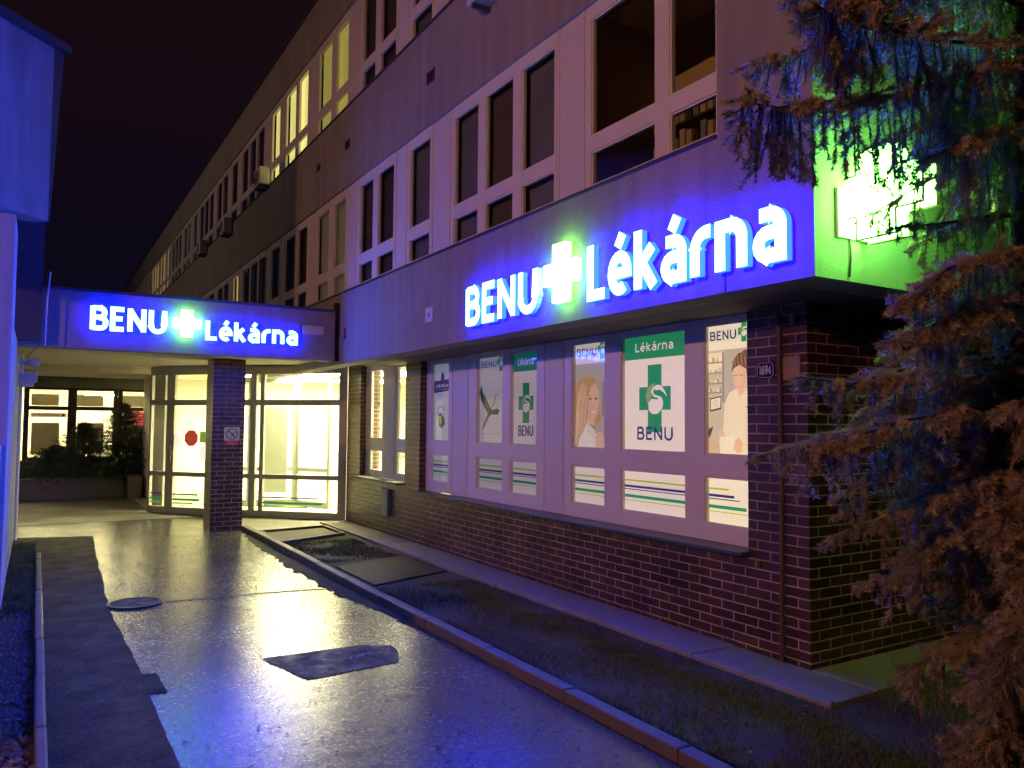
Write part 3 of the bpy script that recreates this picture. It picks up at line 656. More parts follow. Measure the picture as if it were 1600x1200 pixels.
for p, l in ((poster_set(wA, 4.205, 4.68, (1, .80, .60), .95, 'pharmacist'), ''), (poster_set(wA, 4.90, 5.755, (1, .78, .76), .72, 'lekarna big'), ''), (poster_set(wA, 6.0, 6.55, (.95, .78, .78), .52, 'blonde'), ''),
             (poster_set(wB, 7.21, 7.77, (.85, .80, 1), .26, 'lekarna small'), ''), (poster_set(wB, 7.95, 8.58, (.8, .80, 1), .22, 'crane'), ''), (poster_set(wC, 9.36, 9.90, (.72, .75, 1), .25, 'emblem'), '')): pass

# ---- interior of the pharmacy
pi = pb
XY = lambda u, v, w=0: Vector((u, v, w)); INP = [(1.85, 16.1), (2.12, 15.66), (2.76, 14.92), (3.34, 14.37), (4.60, 13.12), (9.4, 13.12), (9.4, 19.7), (1.85, 19.7)]
mb = MB(); mb.prism(XY, INP, .008, .02, 'floor_tile'); mb.box((4.9, 9.6, .02), (9.5, 13.11, .03), 'floor_tile'); mb.build('inner_floor', pi)
mb = MB()
mb.box((4.86, 9.5, 0), (9.5, 9.6, 2.69), 'inner_white'); mb.box((9.4, 9.6, 0), (9.5, 19.8, 2.69), 'inner_white')
mb.box((2.2, 19.7, 0), (9.4, 19.8, 2.69), 'inner_white'); mb.box((2.1, 16.3, 0), (2.2, 19.8, 2.69), 'inner_white')
mb.build('inner_wall', pi)
mb = MB(); mb.box((6.9, 15.6, .02), (8.6, 15.7, 2.25), 'inner_beige'); mb.build('inner_partition', pi)
mb = MB(); mb.prism(XY, INP, 2.692, 2.72, 'inner_white'); mb.box((4.96, 9.6, 2.692), (9.5, 13.11, 2.72), 'inner_white'); mb.build('ceiling', pi)
for x, y in ((4.6, 15.3), (6.4, 14.4), (8.2, 15.0), (4.4, 17.5), (6.6, 17.4), (5.9, 11.2), (7.6, 12.0)):
    lm = MB(); lm.box((x-.6, y-.6, 2.665), (x+.6, y+.6, 2.690), 'lamp_warm'); lm.build('ceiling_lamp', pi)
# inner vestibule doors
mb = MB()
for a, b in (((2.9, 16.6), (3.7, 16.2)), ((3.7, 16.2), (4.5, 15.8)), ((4.5, 15.8), (4.9, 14.9))):
    f = frseg(a, b); L_ = math.dist(a, b)
    pr(mb, f, 0, .02, .07, 2.6, -.04, 0, 'inner_grey'); pr(mb, f, L_-.07, .02, L_, 2.6, -.04, 0, 'inner_grey')
    pr(mb, f, .07, .02, L_-.07, .14, -.04, 0, 'inner_grey'); pr(mb, f, .07, 2.05, L_-.07, 2.15, -.04, 0, 'inner_grey'); pr(mb, f, .07, 2.5, L_-.07, 2.6, -.04, 0, 'inner_grey'); pr(mb, f, .07, .72, L_-.07, .80, -.04, 0, 'inner_grey')
mb.build('vestibule_door', pi)
mb = MB(); pr(mb, frseg((3.75, 16.0), (4.45, 15.65)), .1, .3, .6, 2.0, -.1, -.06, 'inner_grey'); mb.build('vestibule_screen', pi)
# counter
ct = thing('shop_counter', (6.6, 16.6, 0), 'white counter with small goods on it behind the entrance glass', 'counter')
mb = MB(); mb.box((5.8, 16.4, .02), (7.6, 16.9, .95), 'inner_white'); mb.build('counter_body', ct, bevel=.01)
mb = MB(); mb.box((5.75, 16.35, .955), (7.65, 16.95, .985), 'inner_beige'); mb.build('counter_top', ct)
for k in range(6): 
    mb = MB(); x = 5.95+.26*k; mb.box((x, 16.5, .987), (x+.1, 16.58, 1.08+.05*(k % 3)), ('red', 'navy', 'green', 'curtain_orange', 'print_white', 'navy')[k]); o = mb.build('medicine_box', bevel=.004)
    tag(o, '%s medicine box on the shop counter behind the entrance glass' % ('red', 'navy blue', 'green', 'orange', 'white', 'tall navy')[k], 'box', 'boxes on the counter')

# ---- small things on the facade
def prop(name, label, cat, fn, bevel=0):
    mb = MB(); fn(mb); o = mb.build(name, bevel=bevel); tag(o, label, cat); return o
prop('rain_conductor', 'thin rust brown vertical pipe on the brick corner pier', 'pipe', lambda m: (m.tube([(XB-.035, 3.80, .04), (XB-.035, 3.79, 1.3), (XB-.035, 3.80, 2.50)], .017, 'rust', 8), [m.box((XB-.02, 3.775, z), (XB, 3.825, z+.03), 'rust') for z in (.3, 1.4, 2.3)]))
root = thing('house_number_sign', (XB-.01, 3.93, 2.1), 'navy enamel house number plate reading 1694 on the brick pier', 'sign')
f = frx(XB-.002, 4.035, 2.05); mb = MB()
rr = [(.02, 0), (.15, 0), (.17, .02), (.17, .105), (.15, .125), (.02, .125), (0, .105), (0, .02)]
mb.prism(f, rr, 0, .008, 'enamel'); mb.stroke(f, [(.012+(u)*.86, .009+v*.86) for u, v in rr], .004, .008, .009, 'print_white', closed=True)
mb.build('plate', root); mb = MB(); text_into(mb, f, '1694', .03, .030, .068, .19, width=.112, w0=.009, w1=.010, mat='print_white'); mb.build('numerals', root)
prop('notice_board', 'small pale notice plate right of the house number', 'sign', lambda m: (pr(m, frx(XB-.002, 3.79, 2.03), 0, 0, .15, .17, 0, .012, 'concrete'), pr(m, frx(XB-.002, 3.79, 2.03), .01, .01, .14, .09, .012, .013, plain('faded pink print', (.4, .22, .2), .6))))
prop('junction_box', 'small beige junction box high on the brick pier under the overhang', 'box', lambda m: pr(m, frx(XB-.002, 3.72, 2.42), 0, 0, .05, .09, 0, .03, 'concrete'), .006)
prop('meter_box', 'grey metal meter box on the brick wall below the lit side window', 'box', lambda m: (pr(m, frx(XB-.002, 11.32, .30), 0, 0, .26, .40, 0, .05, 'grey_metal'), pr(m, frx(XB-.002, 11.32, .30), .02, .02, .24, .38, .05, .055, 'grey_metal')), .006)
prop('band_plaque', 'small pale square plaque on the plaster band left of the large sign', 'sign', lambda m: (pr(m, frx(X0-.002, 8.26, 2.875), 0, 0, .18, .165, 0, .015, 'panel'), pr(m, frx(X0-.002, 8.26, 2.875), .07, .05, .11, .10, .015, .018, 'dark_metal')), .004)
prop('contact_box', 'dark slim box on the plaster band beside the canopy joint', 'box', lambda m: pr(m, frx(X0-.002, 11.15, 2.93), 0, 0, .12, .16, 0, .04, 'plaster_dark'), .005)
def vent(y, z, s_, label):
    def fn(m):
        f = frx(X0-.001, y, z)
        for a in (0, s_*1.3-.015): pr(m, f, a, 0, a+.015, s_, 0, .014, 'dark_metal')
        pr(m, f, .015, 0, s_*1.3-.015, s_, 0, .003, 'black')
        for k in range(6): pr(m, f, .015, s_*k/6, s_*1.3-.015, s_*(k+.45)/6, .003, .012, 'dark_metal')
    o = prop('wall_vent', label, 'vent', fn); o['group'] = 'vents on the plaster bands'
vent(8.32, 5.72, .15, 'dark square vent on upper plaster band above the blue lit windows')
vent(11.2, 5.80, .14, 'dark square vent on upper band farther along, above the brown window')
vent(12.6, 5.85, .12, 'pale small vent on upper band farthest along below the yellow windows')
def ac(x, y, z, label, w=.5, h=.36):
    root = thing('air_conditioner', (x, y, z), label, 'air conditioner', 'air conditioners on the facade')
    mb = MB(); mb.box((x-.2, y, z), (x, y+w, z+h), 'panel'); mb.build('casing', root, bevel=.015)
    f = frx(x-.2, y+w, z); mb = MB()
    mb.prism(f, arc(w*.42, h*.5, h*.40, h*.40, 0, 345, 23), .001, .006, 'black')
    for k in range(4): mb.stroke(f, arc(w*.42, h*.5, h*(.1+.09*k), h*(.1+.09*k), 0, 345, 20), .008, .007, .012, 'panel', closed=True)
    mb.build('fan_grille', root)
    for yy in (y+.1, y+w-.14):
        mb = MB(); mb.box((x-.19, yy, z-.05), (x+.12, yy+.04, z-.004), 'dark_metal'); mb.build('bracket', root)
ac(X0-.01, 6.05, 5.98, 'white air conditioner box on upper band, nearest one cut by top of photo', .9, .6)
ac(X0-.01, 15.75, 6.46, 'white air conditioner under the single bright yellow window')
ac(X0-.01, 19.2, 6.20, 'dim air conditioner on upper band beside dark windows, third along')
ac(X0-.01, 22.4, 6.3, 'dim air conditioner farthest along the upper band')
# black strip put in for the dark gap between band and canopy
prop('gap_strip', 'dark upright strip put in for the gap where the canopy meets the band', 'pipe', lambda m: m.box((3.775, 11.34, 2.62), (3.846, 11.42, 3.5), 'black'))

# ---- louvre window on the side wall
def louvre(m):
    f = fry(YE-.002, 5.76, 3.16)
    pr(m, f, 0, 0, 1.3, .62, 0, .006, 'panel')
    for u in (0, .24, .52, .8, 1.08, 1.26): pr(m, f, u, 0, u+.04, .62, .006, .04, 'white')
    for k in range(9): pr(m, f, .04, .0+.068*k, 1.26, .026+.068*k, .006, .028, 'dark_soffit' if k % 1 else 'white'); pr(m, f, .04, .026+.068*k, 1.26, .06+.068*k, .006, .01, 'black')
prop('louvre_grille', 'white louvred grille on the green lit side wall behind the spruce', 'grille', louvre)

# ================================================================== canopy, pillar, entrance
cn = thing('entrance_canopy', (1.8, 14, 2.6), 'flat plaster canopy with blue lit fascia over the pharmacy entrance', 'canopy')
mb = MB(); mb.box((-.23, 11.3, 2.62), (3.765, 11.55, 3.35), 'plaster'); mb.build('fascia', cn)
mb = MB(); mb.box((-.25, 11.27, 3.352), (3.765, 20.6, 3.385), 'dark_metal'); mb.build('roof_edge', cn)
mb = MB(); mb.box((-.60, 11.55, 2.70), (4.594, 13.49, 2.80), 'soffit'); mb.box((-.6, 13.49, 2.722), (9.5, 20.9, 2.80), 'soffit'); mb.box((-.6, 16.4, 2.60), (2.05, 16.62, 2.7215), 'soffit'); mb.build('soffit', cn)
mb = MB(); mb.box((3.85, 11.3, ZS+.03), (4.594, 11.549, 2.699), 'soffit'); mb.build('soffit_edge', cn)
prop('blank_nameplate', 'blank pale nameplate on the canopy fascia right of the lettering', 'sign', lambda m: (pr(m, fry(11.299, 3.27, 2.99), 0, 0, .32, .13, 0, .02, 'panel'), pr(m, fry(11.299, 3.24, 2.985), 0, 0, .02, .14, 0, .012, 'dark_metal')), .003)
root = thing('globe_lamp', (-.2, 12.5, 2.6), 'round white unlit wall lamp at left end under the canopy', 'lamp')
mb = MB(); c = aty(52, 566, 12.6)
for j in range(6):
    a0, a1 = R(-90+30*j), R(-60+30*j)
    for k in range(12):
        b0, b1 = R(30*k), R(30*k+30); r = .085
        g = lambda a, b: (c.x+r*math.cos(a)*math.cos(b), c.y+r*math.cos(a)*math.sin(b), c.z+r*.8*math.sin(a))
        mb.face([g(a0, b0), g(a0, b1), g(a1, b1), g(a1, b0)], 'print_white')
mb.build('globe', root, smooth=True); mb = MB(); mb.tube([(c.x-.25, c.y, c.z), (c.x-.05, c.y, c.z)], .03, 'panel'); mb.build('arm', root)
c = aty(48, 592, 12.9); prop('wall_box', 'pale stepped box fitting below the round lamp under the canopy', 'box', lambda m: (m.box((c.x-.25, c.y, c.z-.05), (c.x+.08, c.y+.12, c.z+.09), 'print_white'), m.box((c.x-.2, c.y+.01, c.z-.11), (c.x+.04, c.y+.11, c.z-.051), 'print_white')), .01)
def pil(m): m.box((2.355, 12.90, 0), (2.84, 13.42, 2.699), 'brick')
prop('brick_pillar', 'dark glazed brick pillar carrying the canopy before the entrance', 'pillar', pil)
root = thing('no_smoking_sign', (2.6, 12.88, 1.5), 'square no smoking sign with red strip on the brick pillar', 'sign')
f = fry(12.898, 2.535, 1.33); mb = MB(); pr(mb, f, 0, .075, .235, .29, 0, .006, 'print_white'); mb.build('panel', root)
mb = MB(); cx, cy = .117, .182; mb.stroke(f, arc(cx, cy, .082, .082, 0, 345, 23), .017, .006, .008, 'red', closed=True); mb.stroke(f, [(cx-.06, cy+.058), (cx+.058, cy-.06)], .015, .006, .0085, 'navy'); mb.stroke(f, [(cx-.01, cy-.045), (cx+.04, cy+.03)], .012, .006, .0072, 'black'); mb.build('symbol', root)
mb = MB(); pr(mb, f, .01, 0, .225, .07, 0, .006, 'red')
for k, (a, b) in enumerate(((.05, .19), (.04, .2))):
    for j in range(9): pr(mb, f, a+(b-a)*j/9, .042-.026*k, a+(b-a)*(j+.6)/9, .053-.026*k, .006, .007, 'print_white')
mb.build('caption_strip', root)

ge = thing('glass_entrance', (3.2, 14.6, 0), 'faceted glazed entrance with grey aluminium frames glowing from inside', 'entrance')
PP = [(1.81, 16.06), (2.08, 15.62), (2.72, 14.88), (3.30, 14.33), (4.597, 13.045)]
ZG = [(.14, .70), (.78, 2.00), (2.10, 2.56)]
def facet(a, b, name, fw0=.09, fw1=.09, extra=None):
    f = frseg(a, b); L_ = math.dist(a, b); mb = MB()
    cols = [(fw0, L_-fw1)] if not extra else extra
    us = [0.003]
    for c0, c1 in cols: us += [c0, c1]
    us.append(L_-.003)
    for k in range(0, len(us), 2): pr(mb, f, us[k], .02, us[k+1], 2.69, -.06, 0, 'grey_metal')
    for c0, c1 in cols:
        for z0, z1 in ((.02, ZG[0][0]), (ZG[0][1], ZG[1][0]), (ZG[1][1], ZG[2][0]), (ZG[2][1], 2.69)): pr(mb, f, c0, z0, c1, z1, -.06, 0, 'grey_metal')
    o = mb.build(name, ge); mb = MB()
    for c0, c1 in cols:
        for z0, z1 in ZG: mb.flat(f, rect(c0, z0, c1, z1), -.03, 'glass')
    mb.build('pane', o); return o, f, cols
mg = {'lg': backlit('film light green', (.45, .75, .1), .25), 'n': backlit('film navy', (.03, .05, .3), .15), 'g': backlit('film green', (.05, .5, .2), .2)}
for i in range(4):
    L_ = math.dist(PP[i], PP[i+1])
    if i == 0: o, f, cols = facet(PP[0], PP[1], 'side_panel', .05, .05)
    elif i == 1: o, f, cols = facet(PP[1], PP[2], 'door', .13, .12)
    elif i == 2: o, f, cols = facet(PP[2], PP[3], 'side_panel', .06, .06, [(.10, .20), (.28, L_-.06)])
    else: o, f, cols = facet(PP[3], PP[4], 'shop_front', .05, .09, [(.06, .14), (.22, L_-.16)])
    mb = MB(); c0, c1 = cols[-1]
    pr(mb, f, c0, .36, c0+(c1-c0)*.75, .385, -.026, -.0245, mg['n']); pr(mb, f, c0, .335, c0+(c1-c0)*.9, .342, -.026, -.0245, mg['n'])
    pr(mb, f, c0, .26, c0+(c1-c0)*.8, .30, -.026, -.0245, mg['g']); pr(mb, f, c0, .20, c0+(c1-c0)*.6, .225, -.026, -.0245, mg['lg']); mb.build('stripe_film', o)
    if i == 1:
        mb = MB(); oc = [(.50+.155*math.cos(R(22.5+45*k)), 1.40+.155*math.sin(R(22.5+45*k))) for k in range(8)]
        mb.prism(f, oc, -.026, -.022, emis('red sticker', (1, .10, .05), .35, (.6, .05, .03)))
        for k, (a, b) in enumerate(((.44, .56), (.40, .60), (.40, .60), (.44, .56))):
            n = 5 if k in (0, 3) else 8
            for j in range(n): pr(mb, f, a+(b-a)*j/n, 1.465-.045*k, a+(b-a)*(j+.6)/n, 1.485-.045*k, -.022, -.0212, 'print_white')
        mb.build('round_sticker', o)
        mb = MB(); pr(mb, f, .68, 1.0, .82, 1.26, -.026, -.023, emis('paper notice', (1, .95, .75), .9)); mb.build('notice', o); mb = MB(); pr(mb, f, .14, 1.24, .26, 1.46, -.026, -.023, emis('paper notice left', (1, .95, .75), .9)); mb.build('notice', o); mb = MB(); pr(mb, f, .69, 1.32, .82, 1.52, -.026, -.023, mg['lg']); mb.build('notice', o)
        mb = MB(); mb.tube([f(.10, .95, .04), f(.10, 1.35, .04)], .012, 'dark_metal', 8); mb.tube([f(.10, 1.0, 0), f(.10, 1.0, .04)], .01, 'dark_metal'); mb.tube([f(.10, 1.3, 0), f(.10, 1.3, .04)], .01, 'dark_metal'); mb.build('handle', o)

# ================================================================== hall beyond the canopy
hb = thing('back_hall', (2, 22, 0), 'low hall behind the canopy with brown framed lit windows', 'building')
mb = MB(); mb.box((-6, 21.0, 0), (4.5, 21.25, .78), 'brown_frame'); mb.box((-6, 21.0, 2.47), (4.5, 21.25, 2.72), 'plaster_dark'); mb.box((-6, 20.9, 2.801), (9.5, 24.5, 3.1), 'plaster_dark')
mb.box((-6, 23.9, 0), (4.5, 24.0, 2.7), 'inner_white'); mb.box((-6, 21.25, 2.65), (4.5, 24, 2.70), 'inner_white'); mb.box((-6, 21.25, 0), (4.5, 23.9, .02), 'floor_tile'); mb.build('wall', hb)
fh = fry(21.0, 0, 0)
for k, x in enumerate((-2.3, -1.25, -.22, .735, 1.70)):
    W = .92; cols = [(x+.05, x+W-.07)]
    mbx = window(hb, fh, cols, x-.04, x+W-.0, .78, 2.47, [(.84, 1.96), (2.02, 2.43)], None, None, frame='brown_frame', fd=.1)
    mb = MB(); pr(mb, fh, x+.10, 2.06, x+W-.25, 2.34, -.9, -.88, 'hall_blind'); pr(mb, fh, x+.12, .9, x+W-.22, 1.65, -.9, -.88, 'hall_blind'); mb.build('blind', mbx)
sg = MB(); pr(sg, fh, -.12, 1.78, .60, 1.88, -.115, -.112, backlit('orange banner', (1, .62, .28), .35)); pr(sg, fh, .50, 1.80, .56, 1.86, -.112, -.110, 'red')
for j in range(10): pr(sg, fh, -.08+.055*j, 1.815, -.08+.055*j+.035, 1.845, -.112, -.110, 'red')
sg.build('window_banner', hb)
sg = MB(); pr(sg, fh, 1.95, 1.62, 2.28, 1.94, -.115, -.112, emis('red display', (1, .04, .06), .8))
for k in range(4):
    for j in range(4): pr(sg, fh, 2.0+.06*j, 1.66+.065*k, 2.04+.06*j, 1.69+.065*k, -.112, -.110, 'black')
sg.build('red_display', hb)
mb = MB(); mb.box((-4, 22.3, 2.52), (3.9, 22.42, 2.56), 'lamp_warm2'); mb.box((1.0, 21.9, 2.30), (1.75, 21.96, 2.36), 'lamp_warm2'); mb.build('tube_lamp', hb)
pl_ = thing('planter', (1, 19.8, 0), 'low dark concrete planter box holding conifers under the canopy', 'planter')
mb = MB(); mb.box((-3, 19.5, 0), (1.75, 19.62, .46), 'concrete'); mb.box((-3, 19.62, 0), (1.75, 20.9, .38), 'soil'); mb.build('front_wall', pl_)
mb = MB(); mb.box((1.75, 18.9, 0), (2.02, 20.9, .50), 'concrete'); mb.build('end_wall', pl_, bevel=.01)

# ================================================================== left building
lb = thing('left_building', (-2, 9, 0), 'pale building at left edge lit deep blue by the sign', 'building')
c3 = aty(75, 346, 11.0); C0 = Vector((c3.x, 11.0, 0)); zb = c3.z; zt = aty(86, 76, 11.0).z
d = Vector((-.702, -.712, 0)); nn = Vector((.712, -.702, 0))
mb = MB(); E_ = C0+d*5; B_ = C0+Vector((-3, 3, 0))
mb.prism(lambda u, v, w=0: Vector((u, v, w)), [(C0.x, C0.y), (B_.x, B_.y), (E_.x-4, E_.y+3), (E_.x, E_.y)], zb, zt, 'blue_paint'); mb.build('upper_wall', lb)
mb = MB(); A_ = C0+nn*.10-d*.16; E2 = E_+nn*.10
mb.prism(lambda u, v, w=0: Vector((u, v, w)), [(A_.x, A_.y), (B_.x, B_.y+.3), (E2.x-4, E2.y+3), (E2.x, E2.y)], zt+.002, zt+.09, 'dark_glass'); mb.build('roof', lb)
mb = MB(); a = C0-d*.004
mb.v += [tuple(p) for p in [(a.x, a.y, zb), (a.x-d.x*.02, a.y-d.y*.02, zb), (a.x-d.x*.15, a.y-d.y*.15, zt), (a.x, a.y, zt)]]
mb.v += [tuple(Vector(p)-nn*.25) for p in mb.v[:4]]
mb.f += [(0, 1, 2, 3), (7, 6, 5, 4), (1, 5, 6, 2), (0, 4, 5, 1), (3, 2, 6, 7), (4, 0, 3, 7)]; mb.m += [mb.mi('dark_glass')]*6; mb.build('corner_trim', lb)
zr = aty(60, 531, 11.15).z; x1 = aty(66, 480, 11.15).x
mb = MB(); mb.box((-3.2, 11.12, zr), (x1, 11.26, zb-.002), 'dark_glass'); mb.build('recessed_wall', lb)
mb = MB(); mb.box((-3, 8.4, .16), (-.235, 13.9, zr-.004), 'blue_paint'); mb.box((-1.2, 4.95, .16), (-.235, 7.59, 1.5), 'blue_paint'); mb.build('lower_wall_with_shade_block', lb)  # low near piece is added out of frame to shade the kerb
mb = MB(); mb.box((-2.2, 4.94, 0), (-.225, 13.92, .155), 'blue_paint'); mb.build('plinth', lb)  # near end runs on under the added shade block
mb = MB(); mb.box((-.6, 7.6, .158), (-.20, 8.39, aty(8, 356, 8.2).z), 'blue_paint'); mb.build('pilaster', lb, bevel=.01)
prop('wall_cable', 'thin cable hanging down from the left building beside the canopy', 'cable', lambda m: (m.tube([tuple(aty(x, y, 11.1)) for x, y in ((79, 425), (74, 470), (70, 540))], .010, 'panel', 6), m.tube([tuple(aty(x, y, 11.05)) for x, y in ((74, 430), (67, 490), (62, 538), (45, 555), (40, 570))], .005, 'cable', 5)))
prop('corner_pipe', 'slender pale downpipe at the far corner of the left building', 'pipe', lambda m: m.tube([(-.205, 13.2, 0), (-.205, 13.2, 2.64)], .022, 'panel', 8))

# ================================================================== illuminated signs
def lit_sign(fr, label, parts, hcap, face, cface, name='illuminated_sign', depth=.05, gap=.04, loc=(0, 0, 0)):
    root = thing(name, loc, label, 'sign')
    for kind, txt, u0, u1, v in parts:
        if kind == 'text':
            gl, tot = glyphs(txt); h = hcap[txt]; sx = (u1-u0)/tot
            for ch, x, sts in gl:
                mb = MB(); wd = .205*h
                for k, st in enumerate(sts):
                    pts = [(u0+(x+a)*sx, v+b*h) for a, b in st]
                    mb.stroke(fr, pts, wd, gap, gap+depth+k*.001, face, 'letter_side', 'letter_back')
                mb.build('letter', root)
        else:
            w_, h_ = txt; mb = MB(); cx = (u0+u1)/2
            mb.prism(fr, crosspts(cx, v, w_, h_, w_*.40, h_*.36), gap, gap+depth+.012, cface, cface, 'cross_back'); mb.build('cross', root)
    return root
# facade sign: u measured from y=7.08 toward the camera
fs = frx(X0, 7.08, 0)
lit_sign(fs, 'large glowing BENU cross Lékárna lettering on the plaster band above the shop windows', [('text', 'BENU', -.03, 1.325, 2.71), ('cross', (.47, .50), 1.43, 1.90, 2.99), ('text', 'Lékárna', 2.06, 4.02, 2.70)],
         {'BENU': .38, 'Lékárna': .435}, 'letter_face', 'cross_face', loc=(X0, 5, 2.7))
fc = fry(11.3, .565, 0)
lit_sign(fc, 'smaller glowing BENU cross Lékárna lettering on the entrance canopy fascia', [('text', 'BENU', -.02, .875, 2.865), ('cross', (.36, .36), .95, 1.30, 3.02), ('text', 'Lékárna', 1.37, 2.63, 2.82)],
         {'BENU': .30, 'Lékárna': .26}, 'letter_face2', 'cross_face2', loc=(1.8, 11.3, 2.8), depth=.05, gap=.03)
# sign power leads
prop('sign_cable', 'thin cable running down the band from the letter a of the large sign', 'cable', lambda m: m.tube([tuple(fs(3.45, z, .006)) for z in (2.70, 2.65, 2.58)], .005, 'cable', 5))
# blade cross on the side wall
bc = thing('pharmacy_cross', (4.2, 2.7, 3.05), 'glowing green and white pharmacy cross projecting from the side wall behind branches', 'sign')
fb = frx(4.15, 3.03, 0); cp = crosspts(.285, 3.075, .56, .52, .235, .235)
mb = MB(); mb.prism(fb, cp, -.14, 0, 'blade_face', 'blade_face', 'blade_face'); mb.build('light_box', bc)
mb = MB(); cp2 = crosspts(.285, 3.075, .575, .535, .25, .25)
mb.stroke(fb, cp2, .012, -.15, -.11, 'grey_metal', closed=True); mb.stroke(fb, cp2, .012, .004, .012, 'grey_metal', closed=True); mb.build('frame', bc)
mb = MB(); pr(mb, fry(YE-.001, 4.04, 2.83), 0, 0, .30, .30, 0, .02, 'panel'); mb.build('mounting_plate', bc)
mb = MB(); mb.tube([(4.16, 2.93, 2.85), (4.17, 2.93, 2.72), (4.155, 2.93, 2.60)], .006, 'cable', 5); mb.build('cable', bc)

# ================================================================== conifers
M['needle'] = plain('spruce needle', (.33, .28, .18), .6, var=.45, scale=5)
M['needle_dark'] = plain('dark conifer needle', (.05, .07, .045), .7, var=.4, scale=5)
def twig(mb, p, dirv, L_, n, mat, nl=.023, nw=.0023, stick=True, droop=.25):
    d = dirv.normalized(); pts = []; q = p.copy(); k = 5
    for i in range(k+1):
        pts.append(q.copy()); d = (d+Vector((rnd.uniform(-.04, .04), rnd.uniform(-.04, .04), -droop/k+rnd.uniform(-.03, .03)))).normalized(); q += d*(L_/k)
    if stick: mb.tube(pts, [.0022*(1-.13*i) for i in range(k+1)], 'bark', 3, cap=False)
    mi = mb.mi(mat)
    for j in range(n):
        t = rnd.uniform(.02, 1)*k; i = min(int(t), k-1); b = pts[i].lerp(pts[i+1], t-i); ax = (pts[i+1]-pts[i]).normalized()
        o = ax.orthogonal().normalized(); a = rnd.uniform(0, 6.283); side = o*math.cos(a)+ax.cross(o)*math.sin(a)
        e = b+(ax*rnd.uniform(.35, .8)+side).normalized()*nl*rnd.uniform(.8, 1.25)
        w = ax.cross(side)*nw
        s = len(mb.v); mb.v += [tuple(b-w), tuple(b+w), tuple(e)]; mb.f.append((s, s+1, s+2)); mb.m.append(mi)
    return pts
def bough(mbc, mbb, pts, r0, side_len, hang, dens, nn_, mat='needle', nl=.024, start=.10):
    """main axis with side shoots both ways; hang: share of shoots that droop straight down"""
    mbb.tube(pts, [r0*(1-.85*i/(len(pts)-1)) for i in range(len(pts))], 'bark', 5)
    tot = len(pts)-1
    Ltot = sum((pts[i+1]-pts[i]).length for i in range(tot)); cnt = max(3, int(Ltot*dens))
    for j in range(cnt):
        t = start+(1-start)*(j+rnd.random()*.7)/cnt; x = min(t*tot, tot-1e-3); i = int(x); b = pts[i].lerp(pts[i+1], x-i); ax = (pts[i+1]-pts[i]).normalized()
        sd = ax.cross(Vector((0, 0, 1))).normalized()*rnd.choice((-1, 1))
        taper = 1-.55*t
        if rnd.random() < hang:
            dv = Vector((0, 0, -1))+ax*rnd.uniform(-.1, .35)+sd*rnd.uniform(-.2, .35); L_ = side_len*rnd.uniform(.5, 1.25)*taper*1.15
            pp = twig(mbc, b, dv, L_, int(nn_*L_/.2), mat, nl, droop=.5)
        else:
            dv = ax*rnd.uniform(.6, 1.1)+sd*rnd.uniform(.5, 1)+Vector((0, 0, rnd.uniform(-.35, .2))); L_ = side_len*rnd.uniform(.45, 1.0)*taper
            pp = twig(mbc, b, dv, L_, int(nn_*L_/.2), mat, nl)
        for k in (2, 3, 4):
            if rnd.random() < .7:
                ax2 = (pp[k]-pp[k-1]).normalized(); s2 = ax2.orthogonal().normalized(); a = rnd.uniform(0, 6.28); s2 = s2*math.cos(a)+ax2.cross(s2)*math.sin(a)
                l2 = L_*rnd.uniform(.25, .45); twig(mbc, pp[k], ax2+s2*.8, l2, int(nn_*l2/.2), mat, nl, stick=False)
    twig(mbc, pts[-1], pts[-1]-pts[-2], .09, int(nn_*.5), mat, nl)
sp = thing('spruce_tree', (3.95, 1.83, 0), 'large drooping spruce at right, orange lit below and green lit above', 'tree')
tr = MB(); bx, by = 3.95, 1.83
tr.tube([(bx, by, -.02), (bx+.01, by, .8), (bx-.01, by+.01, 2.2), (bx+.02, by, 3.6), (bx, by, 5.2)], [.12, .10, .085, .07, .04], 'bark', 12); tr.build('trunk', sp, smooth=True)
cr_, bb = MB(), MB()
def mk(p0, az, L_, rise, drop, n=7):
    d = Vector((math.cos(az), math.sin(az), 0)); side = Vector((-d.y, d.x, 0)); bend = rnd.uniform(-.12, .12)
    return [Vector(p0)+d*(L_*i/n)+side*bend*(i/n)**2*L_+Vector((0, 0, rise*(i/n)*L_-drop*(i/n)**2*L_+rnd.uniform(-.012, .012))) for i in range(n+1)]
z = .22
while z < 2.45:
    for k in range(8):
        az = rnd.uniform(0, 6.283)
        # skip most boughs that point away from the viewer
        if math.cos(az-math.atan2(-by, -bx)) < -.35 and rnd.random() < .75: continue
        base = 1.12 if z < 1.9 else .85
        if z < 1.7: base = .25+z*.44
        if z > 1.95: base = .62
        L_ = base*rnd.uniform(.72, 1.14)
        bough(cr_, bb, mk((bx, by, z+rnd.uniform(-.06, .06)), az, L_, rnd.uniform(-.05, .18), rnd.uniform(.15, .42)), .010, .28, .22, 56, 190)
    z += .14
while z < 4.9:
    for k in range(4):
        az = rnd.uniform(0, 6.283)
        L_ = rnd.uniform(.45, .8)
        if math.cos(az-math.pi*.97) > .5: L_ *= .62
        bough(cr_, bb, mk((bx, by, z), az, L_, .05, .3), .012, .30, .65, 32, 165)
    z += .26
A = lambda *L_: [aty(x, y, Y) for x, y, Y in L_]
